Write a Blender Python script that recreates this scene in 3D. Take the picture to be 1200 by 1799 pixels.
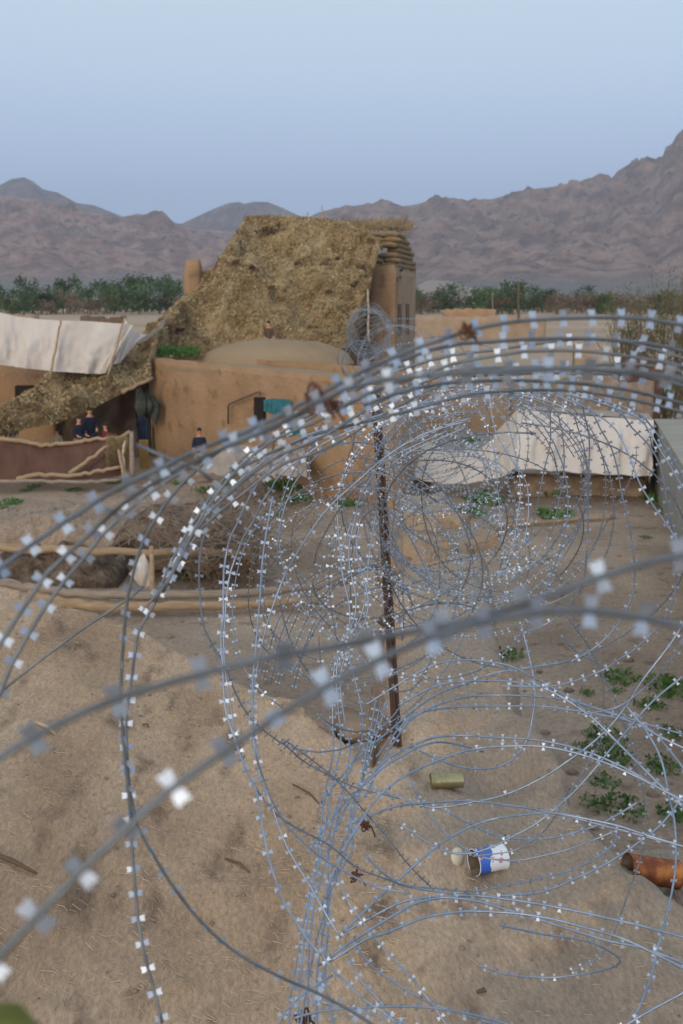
import bpy, bmesh, math, random
from mathutils import Vector, Matrix, noise as mn
from mathutils import geometry as mgeo
R = math.radians
random.seed(7)
scn = bpy.context.scene
COL = scn.collection
for o in list(bpy.data.objects): bpy.data.objects.remove(o)

# ------------------------------------------------------------------ camera
CAMZ = 6.0; FPX = 1900.0; PITCH = R(11.3)
cam = bpy.data.cameras.new('camera'); camo = bpy.data.objects.new('camera', cam); COL.objects.link(camo)
camo.location = (0, 0, CAMZ); camo.rotation_euler = (R(90) - PITCH, 0, 0)
cam.sensor_fit = 'VERTICAL'; cam.sensor_height = 36; cam.lens = 36 * FPX / 1799
cam.clip_start = 0.05; cam.clip_end = 30000
cam.dof.use_dof = True; cam.dof.focus_distance = 3.3; cam.dof.aperture_fstop = 6.3
scn.camera = camo
# ------------------------------------------------------------------ world
SUN_EL, SUN_AZ = R(16), R(200)          # low evening sun behind the camera, left
w = bpy.data.worlds.new('World'); scn.world = w; w.use_nodes = True
nt = w.node_tree; nt.nodes.clear()
out = nt.nodes.new('ShaderNodeOutputWorld'); bg = nt.nodes.new('ShaderNodeBackground')
sky = nt.nodes.new('ShaderNodeTexSky'); sky.sky_type = 'NISHITA'; sky.sun_disc = False
sky.sun_elevation = SUN_EL; sky.sun_rotation = SUN_AZ; sky.dust_density = 3
tc = nt.nodes.new('ShaderNodeTexCoord'); sx = nt.nodes.new('ShaderNodeSeparateXYZ')
rp = nt.nodes.new('ShaderNodeValToRGB'); mx = nt.nodes.new('ShaderNodeMix'); mx.data_type = 'RGBA'
nt.links.new(tc.outputs['Generated'], sx.inputs[0]); nt.links.new(sx.outputs['Z'], rp.inputs[0])
cr = rp.color_ramp
SKYC = [(0.0, (.46, .57, .90)), (.045, (.42, .545, .87)), (.09, (.41, .54, .81)), (.14, (.43, .55, .75)), (.20, (.455, .57, .69)), (.27, (.46, .56, .64)), (.5, (.48, .55, .61)), (1, (.52, .58, .64))]
cr.elements[0].position = 0; cr.elements[0].color = (*SKYC[0][1], 1)
cr.elements[1].position = 1; cr.elements[1].color = (*SKYC[-1][1], 1)
for p_, c_ in SKYC[1:-1]:
    e = cr.elements.new(p_); e.color = (*c_, 1)
sc = nt.nodes.new('ShaderNodeVectorMath'); sc.operation = 'SCALE'; sc.inputs[3].default_value = .10
nt.links.new(sky.outputs[0], sc.inputs[0])
mx.inputs[0].default_value = .10
nt.links.new(rp.outputs[0], mx.inputs[6]); nt.links.new(sc.outputs[0], mx.inputs[7])
nt.links.new(mx.outputs[2], bg.inputs[0]); bg.inputs[1].default_value = 1.0
nt.links.new(bg.outputs[0], out.inputs[0])
# ------------------------------------------------------------------ sun
sl = bpy.data.lights.new('sun', 'SUN'); sl.energy = 1.0; sl.angle = R(22); sl.color = (1, .84, .64)
so = bpy.data.objects.new('sun', sl); COL.objects.link(so)
sd = Vector((math.sin(SUN_AZ) * math.cos(SUN_EL), math.cos(SUN_AZ) * math.cos(SUN_EL), math.sin(SUN_EL)))
so.rotation_euler = sd.to_track_quat('Z', 'Y').to_euler(); so.location = sd * 50
scn.view_settings.view_transform = 'Standard'; scn.view_settings.look = 'None'
scn.view_settings.exposure = 0.72; scn.view_settings.gamma = 1
try:
    scn.cycles.max_bounces = 5; scn.cycles.volume_bounces = 0; scn.cycles.diffuse_bounces = 3
    scn.cycles.glossy_bounces = 2; scn.cycles.volume_max_steps = 32
except Exception: pass

# ------------------------------------------------------------------ helpers
cp, sp = math.cos(PITCH), math.sin(PITCH)
FW, RT, UP = Vector((0, cp, -sp)), Vector((1, 0, 0)), Vector((0, sp, cp))
CAMP = Vector((0, 0, CAMZ))
def ray(u, v): return FW + RT * ((u - 600) / FPX) - UP * ((v - 899.5) / FPX)
def P(u, v, d): return CAMP + ray(u, v) * d
def G(u, v, z=0.0):
    r = ray(u, v); return CAMP + r * ((z - CAMZ) / r.z)
def PY(u, v, y):
    r = ray(u, v); return CAMP + r * (y / r.y)
def lerp(a, b, t): return a + (b - a) * t
def sm(t): t = max(0, min(1, t)); return t * t * (3 - 2 * t)
def interp(tab, x):
    if x <= tab[0][0]: return tab[0][1]
    for (a, b), (c, d) in zip(tab, tab[1:]):
        if x <= c: return lerp(b, d, (x - a) / (c - a))
    return tab[-1][1]

def link(name, me, parent=None):
    o = bpy.data.objects.new(name, me); COL.objects.link(o)
    if parent is not None:
        o.parent = parent
    return o
def tag(o, label=None, cat=None, group=None, kind=None):
    if label: o['label'] = label
    if cat: o['category'] = cat
    if group: o['group'] = group
    if kind: o['kind'] = kind
    return o
def thing(name, loc, label, cat, group=None, rz=0):
    o = link(name, None); o.location = loc; o.rotation_euler = (0, 0, rz); o.empty_display_size = .2
    return tag(o, label, cat, group)
class MB:
    """collects faces, builds one mesh"""
    def __init__(s): s.v = []; s.f = []; s.m = []; s.smooth = False
    def add(s, vs, fs, mi=0):
        n = len(s.v); s.v += [tuple(p) for p in vs]; s.f += [tuple(i + n for i in f) for f in fs]; s.m += [mi] * len(fs)
    def box(s, c, d, rot=None, mi=0, taper=1.0, jit=0):
        vs = []
        for z in (-.5, .5):
            t = 1 if z < 0 else taper
            for x, y in ((-.5, -.5), (.5, -.5), (.5, .5), (-.5, .5)):
                p = Vector((x * d[0] * t, y * d[1] * t, z * d[2]))
                if jit: p += Vector((random.uniform(-jit, jit) for _ in range(3)))
                if rot: p = rot @ p
                vs.append(p + Vector(c))
        s.add(vs, [(3, 2, 1, 0), (4, 5, 6, 7), (0, 1, 5, 4), (1, 2, 6, 5), (2, 3, 7, 6), (3, 0, 4, 7)], mi)
    def tube(s, pts, rad, n=6, mi=0, cap=True):
        pts = [Vector(p) for p in pts]; L = len(pts)
        if not hasattr(rad, '__len__'): rad = [rad] * L
        vs = []; fs = []; prev = None
        for i, p in enumerate(pts):
            t = (pts[min(i + 1, L - 1)] - pts[max(i - 1, 0)])
            if t.length < 1e-9: t = Vector((0, 0, 1))
            t.normalize()
            if prev is None:
                a = Vector((0, 0, 1)) if abs(t.z) < .9 else Vector((1, 0, 0))
                nn = t.cross(a).normalized()
            else:
                nn = (prev - t * prev.dot(t))
                nn = nn.normalized() if nn.length > 1e-6 else t.orthogonal().normalized()
            prev = nn; b = t.cross(nn)
            for k in range(n):
                a = 2 * math.pi * k / n
                vs.append(p + (nn * math.cos(a) + b * math.sin(a)) * rad[i])
        for i in range(L - 1):
            for k in range(n):
                fs.append((i * n + k, i * n + (k + 1) % n, (i + 1) * n + (k + 1) % n, (i + 1) * n + k))
        if cap:
            fs.append(tuple(range(n))[::-1]); fs.append(tuple((L - 1) * n + k for k in range(n)))
        s.add(vs, fs, mi)
    def grid(s, fn, nu, nv, mi=0):
        vs = [fn(i / nu, j / nv) for j in range(nv + 1) for i in range(nu + 1)]
        fs = [(j * (nu + 1) + i, j * (nu + 1) + i + 1, (j + 1) * (nu + 1) + i + 1, (j + 1) * (nu + 1) + i) for j in range(nv) for i in range(nu)]
        s.add(vs, fs, mi)
    def build(s, name, mats, parent=None, smooth=False, origin=None):
        me = bpy.data.meshes.new(name)
        vs = s.v
        if origin is not None: vs = [(v[0] - origin[0], v[1] - origin[1], v[2] - origin[2]) for v in vs]
        me.from_pydata(vs, [], s.f)
        if not isinstance(mats, (list, tuple)): mats = [mats]
        for m in mats: me.materials.append(m)
        if len(mats) > 1: me.polygons.foreach_set('material_index', s.m)
        if smooth: me.polygons.foreach_set('use_smooth', [True] * len(me.polygons))
        me.update()
        o = link(name, me, parent)
        if origin is not None: o.location = origin
        return o
def kid(mb, name, mats, root, smooth=False):
    """child mesh given in world space; stored relative to the root"""
    inv = Matrix.LocRotScale(root.location, root.rotation_euler, None).inverted()
    mb.v = [tuple(inv @ Vector(p)) for p in mb.v]
    return mb.build(name, mats, root, smooth)
def gkid(mb, name, mats, par, smooth=False):
    inv = Matrix.LocRotScale(par.parent.location, par.parent.rotation_euler, None).inverted()
    mb.v = [tuple(inv @ Vector(p)) for p in mb.v]
    return mb.build(name, mats, par, smooth)
def catmull(pts, step):
    pts = [Vector(p) for p in pts]; out = []
    for i in range(len(pts) - 1):
        p0 = pts[max(i - 1, 0)]; p1 = pts[i]; p2 = pts[i + 1]; p3 = pts[min(i + 2, len(pts) - 1)]
        n = max(1, int((p2 - p1).length / step))
        for k in range(n):
            t = k / n
            out.append(.5 * ((2 * p1) + (p2 - p0) * t + (2 * p0 - 5 * p1 + 4 * p2 - p3) * t * t + (3 * p1 - p0 - 3 * p2 + p3) * t ** 3))
    out.append(pts[-1]); return out

# ------------------------------------------------------------------ materials
def mat(name, cols, scale=4, detail=6, rough=.9, bump=.0, bscale=None, metal=0, stretch=(1, 1, 1), fine=None, spec=.3, lo=.3, hi=.7, rot=(0, 0, 0), grain=None, pale=None):
    m = bpy.data.materials.new(name); m.use_nodes = True; t = m.node_tree; b = t.nodes['Principled BSDF']
    b.inputs['Roughness'].default_value = rough; b.inputs['Metallic'].default_value = metal
    b.inputs['Specular IOR Level'].default_value = spec
    tcn = t.nodes.new('ShaderNodeTexCoord'); mp = t.nodes.new('ShaderNodeMapping'); mp.inputs['Scale'].default_value = stretch
    mp.inputs['Rotation'].default_value = rot
    t.links.new(tcn.outputs['Object'], mp.inputs[0])
    nz = t.nodes.new('ShaderNodeTexNoise'); nz.inputs['Scale'].default_value = scale; nz.inputs['Detail'].default_value = detail
    t.links.new(mp.outputs[0], nz.inputs[0])
    rm = t.nodes.new('ShaderNodeValToRGB'); t.links.new(nz.outputs[0], rm.inputs[0])
    n = len(cols)
    for i, c in enumerate(cols):
        pos = lo + (hi - lo) * i / max(1, n - 1)
        if i < 2: e = rm.color_ramp.elements[i]; e.position = pos if n > 1 else i
        else: e = rm.color_ramp.elements.new(pos)
        e.color = (*c, 1)
    if n == 1: rm.color_ramp.elements[1].color = (*cols[0], 1)
    colout = rm.outputs[0]
    if fine:   # (scale, darkcol, threshold lo, hi)
        n2 = t.nodes.new('ShaderNodeTexNoise'); n2.inputs['Scale'].default_value = fine[0]; n2.inputs['Detail'].default_value = 4
        t.links.new(mp.outputs[0], n2.inputs[0])
        mr = t.nodes.new('ShaderNodeMapRange'); mr.inputs[1].default_value = fine[2]; mr.inputs[2].default_value = fine[3]
        t.links.new(n2.outputs[0], mr.inputs[0])
        mm = t.nodes.new('ShaderNodeMix'); mm.data_type = 'RGBA'
        t.links.new(mr.outputs[0], mm.inputs[0]); t.links.new(colout, mm.inputs[6]); mm.inputs[7].default_value = (*fine[1], 1)
        colout = mm.outputs[2]
    if pale:   # (scale, colour, lo, hi) broad paler patches of dried mud
        n4 = t.nodes.new('ShaderNodeTexNoise'); n4.inputs['Scale'].default_value = pale[0]; n4.inputs['Detail'].default_value = 6
        t.links.new(tcn.outputs['Object'], n4.inputs[0])
        mr = t.nodes.new('ShaderNodeMapRange'); mr.inputs[1].default_value = pale[2]; mr.inputs[2].default_value = pale[3]; mr.inputs[4].default_value = .85
        t.links.new(n4.outputs[0], mr.inputs[0]); mm = t.nodes.new('ShaderNodeMix'); mm.data_type = 'RGBA'
        if len(pale) > 4:   # the trodden path: right of x = 0.2 m
            xs_ = t.nodes.new('ShaderNodeSeparateXYZ'); t.links.new(tcn.outputs['Object'], xs_.inputs[0])
            av = t.nodes.new('ShaderNodeMath'); av.operation = 'MULTIPLY_ADD'; av.inputs[1].default_value = .35; t.links.new(xs_.outputs['X'], av.inputs[0]); t.links.new(n4.outputs[0], av.inputs[2])
            mr.inputs[1].default_value = .54; mr.inputs[2].default_value = .72; t.links.new(av.outputs[0], mr.inputs[0])
        t.links.new(mr.outputs[0], mm.inputs[0]); t.links.new(colout, mm.inputs[6]); mm.inputs[7].default_value = (*pale[1], 1); colout = mm.outputs[2]
    if grain:  # (scale, amount)
        n4 = t.nodes.new('ShaderNodeTexNoise'); n4.inputs['Scale'].default_value = grain[0]; n4.inputs['Detail'].default_value = 5; n4.inputs['Roughness'].default_value = .7
        t.links.new(mp.outputs[0], n4.inputs[0])
        mr = t.nodes.new('ShaderNodeMapRange'); mr.inputs[1].default_value = .3; mr.inputs[2].default_value = .7; mr.inputs[3].default_value = 1 - grain[1]; mr.inputs[4].default_value = 1 + grain[1]
        t.links.new(n4.outputs[0], mr.inputs[0]); vm = t.nodes.new('ShaderNodeVectorMath'); vm.operation = 'SCALE'
        t.links.new(colout, vm.inputs[0]); t.links.new(mr.outputs[0], vm.inputs[3]); colout = vm.outputs[0]
    t.links.new(colout, b.inputs['Base Color'])
    if bump:
        n3 = t.nodes.new('ShaderNodeTexNoise'); n3.inputs['Scale'].default_value = bscale or scale * 6; n3.inputs['Detail'].default_value = 8
        n3.inputs['Roughness'].default_value = .65
        t.links.new(mp.outputs[0], n3.inputs[0])
        bp = t.nodes.new('ShaderNodeBump'); bp.inputs['Strength'].default_value = 1; bp.inputs['Distance'].default_value = bump
        t.links.new(n3.outputs[0], bp.inputs['Height']); t.links.new(bp.outputs[0], b.inputs['Normal'])
    return m
M = {}
M['ground'] = mat('ground', [(.22, .16, .115), (.30, .225, .165), (.38, .29, .215)], .35, 10, .95, .05, 6, fine=(2.2, (.16, .115, .085), .58, .72), grain=(14, .3))
M['desert'] = mat('desert', [(.29, .21, .142), (.36, .26, .175), (.43, .315, .215)], .02, 8, .95, 0)
M['roofmud'] = mat('roofmud', [(.38, .25, .155), (.49, .335, .215), (.58, .415, .28)], 2.2, 10, .95, .030, 38, stretch=(1, .38, 1), rot=(0, 0, .55), fine=(7, (.22, .145, .095), .54, .70), grain=(70, .26), pale=(1.6, (.33, .265, .205), .42, .60, True))
M['adobe'] = mat('adobe', [(.29, .175, .094), (.335, .208, .115), (.375, .24, .14)], .7, 10, .95, .05, 7, grain=(22, .16), fine=(1.7, (.20, .115, .06), .58, .75))
M['adobe_pale'] = mat('adobe_pale', [(.28, .195, .125), (.33, .235, .155), (.37, .27, .18)], .7, 10, .95, .05, 7, grain=(22, .16))
M['domemud'] = mat('domemud', [(.25, .18, .11), (.31, .225, .14)], .9, 8, .95, .03, 6)
M['net'] = mat('net', [(.16, .11, .055), (.25, .175, .088), (.31, .225, .12), (.37, .28, .16)], .9, 9, .95, .05, 7, lo=.30, hi=.62)
M['netflap'] = mat('netflap', [(.16, .11, .058), (.27, .19, .10), (.37, .28, .155), (.45, .355, .215)], 1.6, 9, .95, 0, lo=.30, hi=.66)
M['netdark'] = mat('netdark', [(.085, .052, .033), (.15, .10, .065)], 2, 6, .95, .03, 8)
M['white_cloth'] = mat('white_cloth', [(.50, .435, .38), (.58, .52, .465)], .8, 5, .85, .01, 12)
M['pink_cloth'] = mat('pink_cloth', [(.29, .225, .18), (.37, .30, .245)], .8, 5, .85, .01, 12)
M['seam'] = mat('seam', [(.42, .29, .2)], 1)
M['brown_cloth'] = mat('brown_cloth', [(.085, .042, .028), (.125, .062, .042)], 1.6, 7, .9, .015, 20)
M['wood'] = mat('wood', [(.29, .19, .11), (.42, .30, .19)], 3, 7, .85, .01, 30, stretch=(1, 6, 6))
M['wood_grey'] = mat('wood_grey', [(.22, .17, .13), (.34, .27, .21)], 3, 7, .85, .01, 30, stretch=(1, 6, 6))
M['wood_dark'] = mat('wood_dark', [(.10, .065, .04), (.17, .11, .07)], 3, 7, .85, .01, 30)
M['dark'] = mat('dark', [(.02, .015, .012)], 2)
M['brush'] = mat('brush', [(.17, .13, .10), (.30, .24, .19)], 3, 5)
M['straw'] = mat('straw', [(.36, .26, .175), (.45, .34, .235), (.52, .41, .30)], 6, 3, lo=.35, hi=.65)
M['leaf'] = mat('leaf', [(.045, .11, .022), (.095, .20, .045)], 3, 5, .7)
M['tree_a'] = mat('tree_a', [(.030, .060, .022), (.065, .115, .040)], .25, 5, .8)
M['tree_b'] = mat('tree_b', [(.045, .085, .025), (.10, .15, .05)], .25, 5, .8)
M['tree_c'] = mat('tree_c', [(.13, .095, .06), (.20, .15, .095)], .25, 5, .8)
M['bark'] = mat('bark', [(.10, .07, .045), (.18, .13, .09)], 6, 5)
M['olive'] = mat('olive', [(.10, .105, .045), (.20, .19, .09)], .8, 5, .8)
M['rust'] = mat('rust', [(.10, .028, .014), (.19, .058, .022), (.42, .17, .045)], 14, 8, .75, .002, 60, lo=.3, hi=.7)
M['post'] = mat('post', [(.05, .030, .023), (.085, .050, .038)], 12, 6, .8, .002, 60)
M['rope'] = mat('rope', [(.09, .04, .028), (.15, .07, .045)], 12, 6, .9)
M['wire'] = mat('wire', [(.10, .11, .12), (.18, .20, .215)], 22, 4, .45, metal=.6, spec=.5)
M['barb'] = mat('barb', [(.27, .32, .40), (.50, .555, .63)], 30, 3, .47, metal=.75, spec=.5)
M['wirebright'] = mat('wirebright', [(.20, .25, .33), (.33, .39, .48)], 22, 4, .40, metal=.7, spec=.5)
M['wirefar'] = mat('wirefar', [(.15, .17, .20), (.25, .28, .32)], 6, 3, .42, metal=.6, spec=.5)
M['brass'] = mat('brass', [(.26, .23, .12), (.40, .36, .20)], 20, 4, .32, metal=.8)
M['tin_in'] = mat('tin_in', [(.10, .07, .05), (.2, .15, .11)], 20, 4, .6, metal=.3)
M['white_paint'] = mat('white_paint', [(.62, .63, .66), (.75, .76, .78)], 20, 4, .5)
M['plastic'] = mat('plastic', [(.55, .50, .38)], 20, 4, .4)
M['bluebag'] = mat('bluebag', [(.05, .16, .26), (.12, .26, .36)], 4, 3, .6)
M['tealbag'] = mat('tealbag', [(.04, .17, .18), (.09, .26, .27)], 4, 3, .6)
M['teal'] = mat('teal', [(.02, .10, .13), (.035, .16, .19)], 2, 4, .8)
M['sand'] = mat('sand', [(.19, .13, .068), (.30, .215, .12)], 3, 6, .95, .02, 20)
M['navy'] = mat('navy', [(.010, .013, .028), (.02, .027, .05)], 5, 4)
M['redcloth'] = mat('redcloth', [(.10, .018, .018), (.16, .03, .03)], 5, 4)
M['tancloth'] = mat('tancloth', [(.24, .21, .15), (.34, .30, .22)], 9, 4)
M['blue_grey'] = mat('blue_grey', [(.04, .045, .04), (.085, .09, .075)], 5, 4)
M['skin'] = mat('skin', [(.50, .22, .13), (.56, .27, .17)], 5, 3, .6)
M['hair'] = mat('hair', [(.012, .01, .009), (.025, .02, .018)], 30, 3, .6)
M['ochre'] = mat('ochre', [(.22, .125, .035), (.30, .18, .05)], 3, 5)
M['greygravel'] = mat('greygravel', [(.22, .205, .20), (.30, .28, .265)], .5, 8, .95)
M['concrete'] = mat('concrete', [(.24, .23, .19), (.32, .30, .25)], .8, 8, .95, .01, 10)
M['darkearth'] = mat('darkearth', [(.06, .042, .03), (.13, .092, .065), (.20, .15, .11)], 3, 8, .95, .05, 12, grain=(18, .4))
M['stone'] = mat('stone', [(.17, .125, .09), (.30, .225, .165)], 3, 6, .95, .02, 10)
M['green_plastic'] = mat('green_plastic', [(.11, .12, .02), (.22, .21, .05)], 4, 5, .9, .004, 60)
def rock_mat(name, c1, c2, c3, foot, zfoot):
    m = mat(name, [c1, c2, c3], .014, 14, .95, 90, .014, lo=.38, hi=.62, fine=(.03, tuple(c * .6 for c in c1), .56, .70), grain=(.05, .22))
    t = m.node_tree; b = t.nodes['Principled BSDF']; src = b.inputs['Base Color'].links[0].from_socket
    g = t.nodes.new('ShaderNodeNewGeometry'); s = t.nodes.new('ShaderNodeSeparateXYZ'); t.links.new(g.outputs['Position'], s.inputs[0])
    nz = t.nodes.new('ShaderNodeTexNoise'); nz.inputs['Scale'].default_value = .004; nz.inputs['Detail'].default_value = 5
    tcn = t.nodes.new('ShaderNodeTexCoord'); t.links.new(tcn.outputs['Object'], nz.inputs[0])
    ad = t.nodes.new('ShaderNodeMath'); ad.operation = 'MULTIPLY_ADD'; ad.inputs[1].default_value = zfoot * 1.3
    t.links.new(nz.outputs[0], ad.inputs[0]); t.links.new(s.outputs['Z'], ad.inputs[2])
    mr = t.nodes.new('ShaderNodeMapRange'); mr.inputs[1].default_value = zfoot * 1.1; mr.inputs[2].default_value = zfoot * 2.0
    t.links.new(ad.outputs[0], mr.inputs[0])
    mm = t.nodes.new('ShaderNodeMix'); mm.data_type = 'RGBA'; t.links.new(mr.outputs[0], mm.inputs[0])
    mm.inputs[6].default_value = (*foot, 1); t.links.new(src, mm.inputs[7]); t.links.new(mm.outputs[2], b.inputs['Base Color'])
    return m
M['rock_back'] = rock_mat('rock_back', (.13, .075, .058), (.22, .135, .10), (.30, .195, .15), (.21, .18, .155), 40)
M['rock_red'] = rock_mat('rock_red', (.24, .125, .085), (.40, .22, .155), (.54, .33, .24), (.25, .215, .18), 70)
M['rock_right'] = rock_mat('rock_right', (.20, .115, .085), (.35, .21, .155), (.48, .31, .235), (.22, .19, .165), 50)
M['fan'] = mat('fan', [(.25, .185, .145), (.31, .235, .185)], .01, 6)

# ------------------------------------------------------------------ ground
def roofedge_R(y): return interp([(0, 2.6), (2, 2.1), (2.9, 1.62), (3.75, 1.16), (4.5, 1.02), (6.1, 1.0), (8.6, 1.2), (10, 1.25), (12, 1.2)], y)
YF = [(-8, 7.0), (-2.13, 6.5), (-1.14, 6.3), (-.46, 5.9), (-.2, 5.85), (0, 5.35), (.14, 5.0), (.30, 6.2), (.42, 8), (.55, 10), (.68, 12), (1.4, 12.2)]
def fbm(x, y, s, o=5): return mn.fractal(Vector((x * s, y * s, 3.1)), .7, 2.1, o)
def roofz(x, y):
    top = 3.8 + .46 * sm((-.30 - x) / 1.9) + .05 * sm((x - .8) / .3) * (fbm(x, y, 1.7, 2) + .6) + .022 * fbm(x, y, 2.3)
    top += .006 * fbm(x, y, 14, 3)
    top += .10 * math.exp(-((x - 1.0) ** 2 / .03 + (y - 4.95) ** 2 / .16)) + .07 * math.exp(-((x - 1.2) ** 2 / .03 + (y - 3.5) ** 2 / .2))
    top -= .10 * math.exp(-((x - .75) ** 2 / .05 + (y - 4.75) ** 2 / .05))
    e1 = roofedge_R(y) - x + .07 * fbm(x, y, 2.2, 4)
    yf = interp(YF, x); sl_ = (interp(YF, x + .02) - interp(YF, x - .02)) / .04
    e2 = (yf - y) / math.sqrt(1 + sl_ * sl_) + .06 * fbm(y, x, 1.9, 4)
    d = min(e1, e2)
    if d > .12: return top
    if d > 0: return top - .10 * (1 - d / .12) ** 2
    return max(-.3, top - .10 + d * 7 + .3 * fbm(x * 3, y * 3, 1, 3) * min(1, -d))
def axis(vals):
    out = [vals[0][0]]
    for a, b, st in vals:
        n = int(round((b - a) / st)); out += [a + (b - a) * (k + 1) / n for k in range(n)]
    return out
def terrain(xs, ys, fz, name, m, thr=None):
    mb = MB(); W = len(xs)
    vs = [(x, y, fz(x, y)) for y in ys for x in xs]
    fs = []
    for j in range(len(ys) - 1):
        for i in range(W - 1):
            q = (j * W + i, j * W + i + 1, (j + 1) * W + i + 1, (j + 1) * W + i)
            if thr is not None and max(vs[k][2] for k in q) < thr: continue
            fs.append(q)
    mb.add(vs, fs); return mb.build(name, m, None, True)
xs = axis([(-9000, -1000, 1000), (-1000, -100, 100), (-100, -24, 4), (-24, 24, .3), (24, 100, 4), (100, 1000, 100), (1000, 9000, 1000)])
ys = axis([(-300, 0, 60), (0, 8, 1), (8, 42, .3), (42, 100, 2), (100, 1000, 50), (1000, 14000, 1000)])
def gz(x, y):
    if y > 90 or abs(x) > 60: return 0
    z = .10 * fbm(x, y, .25) + .03 * fbm(x, y, 1.1, 3)
    return z * sm((90 - y) / 30)
g = terrain(xs, ys, gz, 'ground', M['ground']); tag(g, kind='structure')
mb = MB(); mb.add([(-4000, 62, .05), (4000, 62, .05), (6000, 3200, .05), (-6000, 3200, .05)], [(0, 1, 2, 3)])
mb.v = []; mb.f = []; mb.m = []
def plainf(a, b):
    y = 58 + (b ** 3) * 3000; x = (a - .5) * 2 * (60 + y * 1.2)
    return Vector((x, y + 4.5 * fbm(x, 1, .09) * (1 - b), .06 if b > 0 else -.25))
mb.grid(plainf, 60, 40); o = mb.build('desert_plain', M['desert']); tag(o, kind='structure')
r = terrain(axis([(-7, -3, .08), (-3, 2.8, .035)]), axis([(-.5, 2, .08), (2, 7.2, .035), (7.2, 12.6, .06)]), roofz, 'mud_roof', M['roofmud'], -.25)
tag(r, 'straw-flecked mud roof and wall top in the foreground under the razor wire', 'roof')

# straw embedded in the mud roof
mb = MB()
for i in range(20000):
    y = random.uniform(2.0, 6.6); x = random.uniform(-3.2, 2.0) if y < 4 else random.uniform(-2.9, 1.3)
    if x > roofedge_R(y) - .05 or y > interp(YF, x) - .05: continue
    dens = .9 if x < .2 else .12
    if random.random() > dens: continue
    z = roofz(x, y) + .001; a = random.gauss(-.6, .6); L = random.uniform(.010, .04) * (1 if random.random() < .94 else 2); wd = random.uniform(.0006, .0014)
    dx, dy = math.cos(a) * L / 2, math.sin(a) * L / 2; nx, ny = -math.sin(a) * wd, math.cos(a) * wd
    z1 = roofz(x + dx, y + dy) + .001; z0 = roofz(x - dx, y - dy) + .001; hh = wd * 1.6
    mb.add([(x - dx - nx, y - dy - ny, z0), (x - dx + nx, y - dy + ny, z0), (x + dx + nx, y + dy + ny, z1), (x + dx - nx, y + dy - ny, z1), (x - dx, y - dy, z0 + hh), (x + dx, y + dy, z1 + hh)],
           [(0, 3, 5, 4), (1, 4, 5, 2), (0, 4, 1), (3, 2, 5)])
o = mb.build('straw', M['straw']); tag(o, 'short straw stems scattered through the mud roof surface', 'straw', kind='stuff')
# pebbles and clods
def blob(mb, c, r, sq=(1, 1, .6), mi=0, n=6, amp=.3, seed=0):
    vs = []; c = Vector(c)
    rows = 4
    for j in range(rows + 1):
        th = math.pi * j / rows
        for k in range(n):
            ph = 2 * math.pi * k / n
            d = Vector((math.sin(th) * math.cos(ph), math.sin(th) * math.sin(ph), math.cos(th)))
            rr = r * (1 + amp * mn.noise(d * 1.7 + Vector((seed * 3.1, c.x * 5, c.y * 5))))
            vs.append(c + Vector((d.x * sq[0], d.y * sq[1], d.z * sq[2])) * rr)
    fs = [(j * n + k, (j + 1) * n + k, (j + 1) * n + (k + 1) % n, j * n + (k + 1) % n) for j in range(rows) for k in range(n)]
    mb.add(vs, fs, mi)
mb = MB()
for i in range(500):
    y = random.uniform(2.6, 9); x = random.uniform(-2.4, 1.5)
    if x > roofedge_R(y) - .04 or y > interp(YF, x) - .04: continue
    blob(mb, (x, y, roofz(x, y)), random.choice((.003, .005, .007, .012)), n=5, seed=i)
for i in range(1500):
    y = random.uniform(9, 40); x = random.uniform(-.4, .4) * y * 1.1
    if x < 1.4 and y < 13 and x > -6: continue
    blob(mb, (x, y, gz(x, y)), min(.09, .012 * random.paretovariate(1.4)), n=6, seed=i)
o = mb.build('pebbles', M['stone'], None, True); tag(o, 'small pebbles and clods scattered on the mud and ground', 'pebbles', kind='stuff')

# ------------------------------------------------------------------ mountains
def ridge(prof, dist, depth, footfac, name, m, seed, rough, power=1.25, nr=130):
    us = [p[0] for p in prof]; u0, u1 = us[0], us[-1]; NU = 1500
    mb = MB(); vs = []
    tab = [(u, v) for u, v in prof]
    for j in range(nr + 1):
        f = j / nr                                    # 0 foot .. 1 back
        for i in range(NU + 1):
            u = lerp(u0, u1, i / NU); v = interp(tab, u)
            r_ = ray(u, v); cy = dist
            top = PY(u, v, cy)
            crest = top.z
            y = dist - depth + f * depth * 1.25
            x = top.x * (y / cy)
            g_ = f / .8
            prof_ = (max(0, min(1, g_)) ** power) if g_ <= 1 else max(0, 1 - (g_ - 1) * 1.6)
            nzv = mn.ridged_multi_fractal(Vector((x * .0021, y * .0021, seed)), .9, 2.2, 8, 1.0, 2.0) - 1.0
            n2 = mn.fractal(Vector((x * .009, y * .009, seed + 5)), .8, 2.1, 6)
            env = prof_ * (1 - .96 * math.exp(-((g_ - 1) / .11) ** 2)) * (1 if g_ < 1 else .25)
            z = crest * prof_ + rough * crest * .27 * nzv * env + rough * 26 * n2 * min(1, prof_ * 3) * (1 - .78 * math.exp(-((g_ - 1) / .14) ** 2)) * (1 if g_ < 1 else .3)
            vs.append((x, y, z - 2))
    W = NU + 1
    fs = [(j * W + i, j * W + i + 1, (j + 1) * W + i + 1, (j + 1) * W + i) for j in range(nr) for i in range(NU)]
    mb.add(vs, fs); o = mb.build(name, m, None, True); tag(o, kind='structure'); return o
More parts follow.
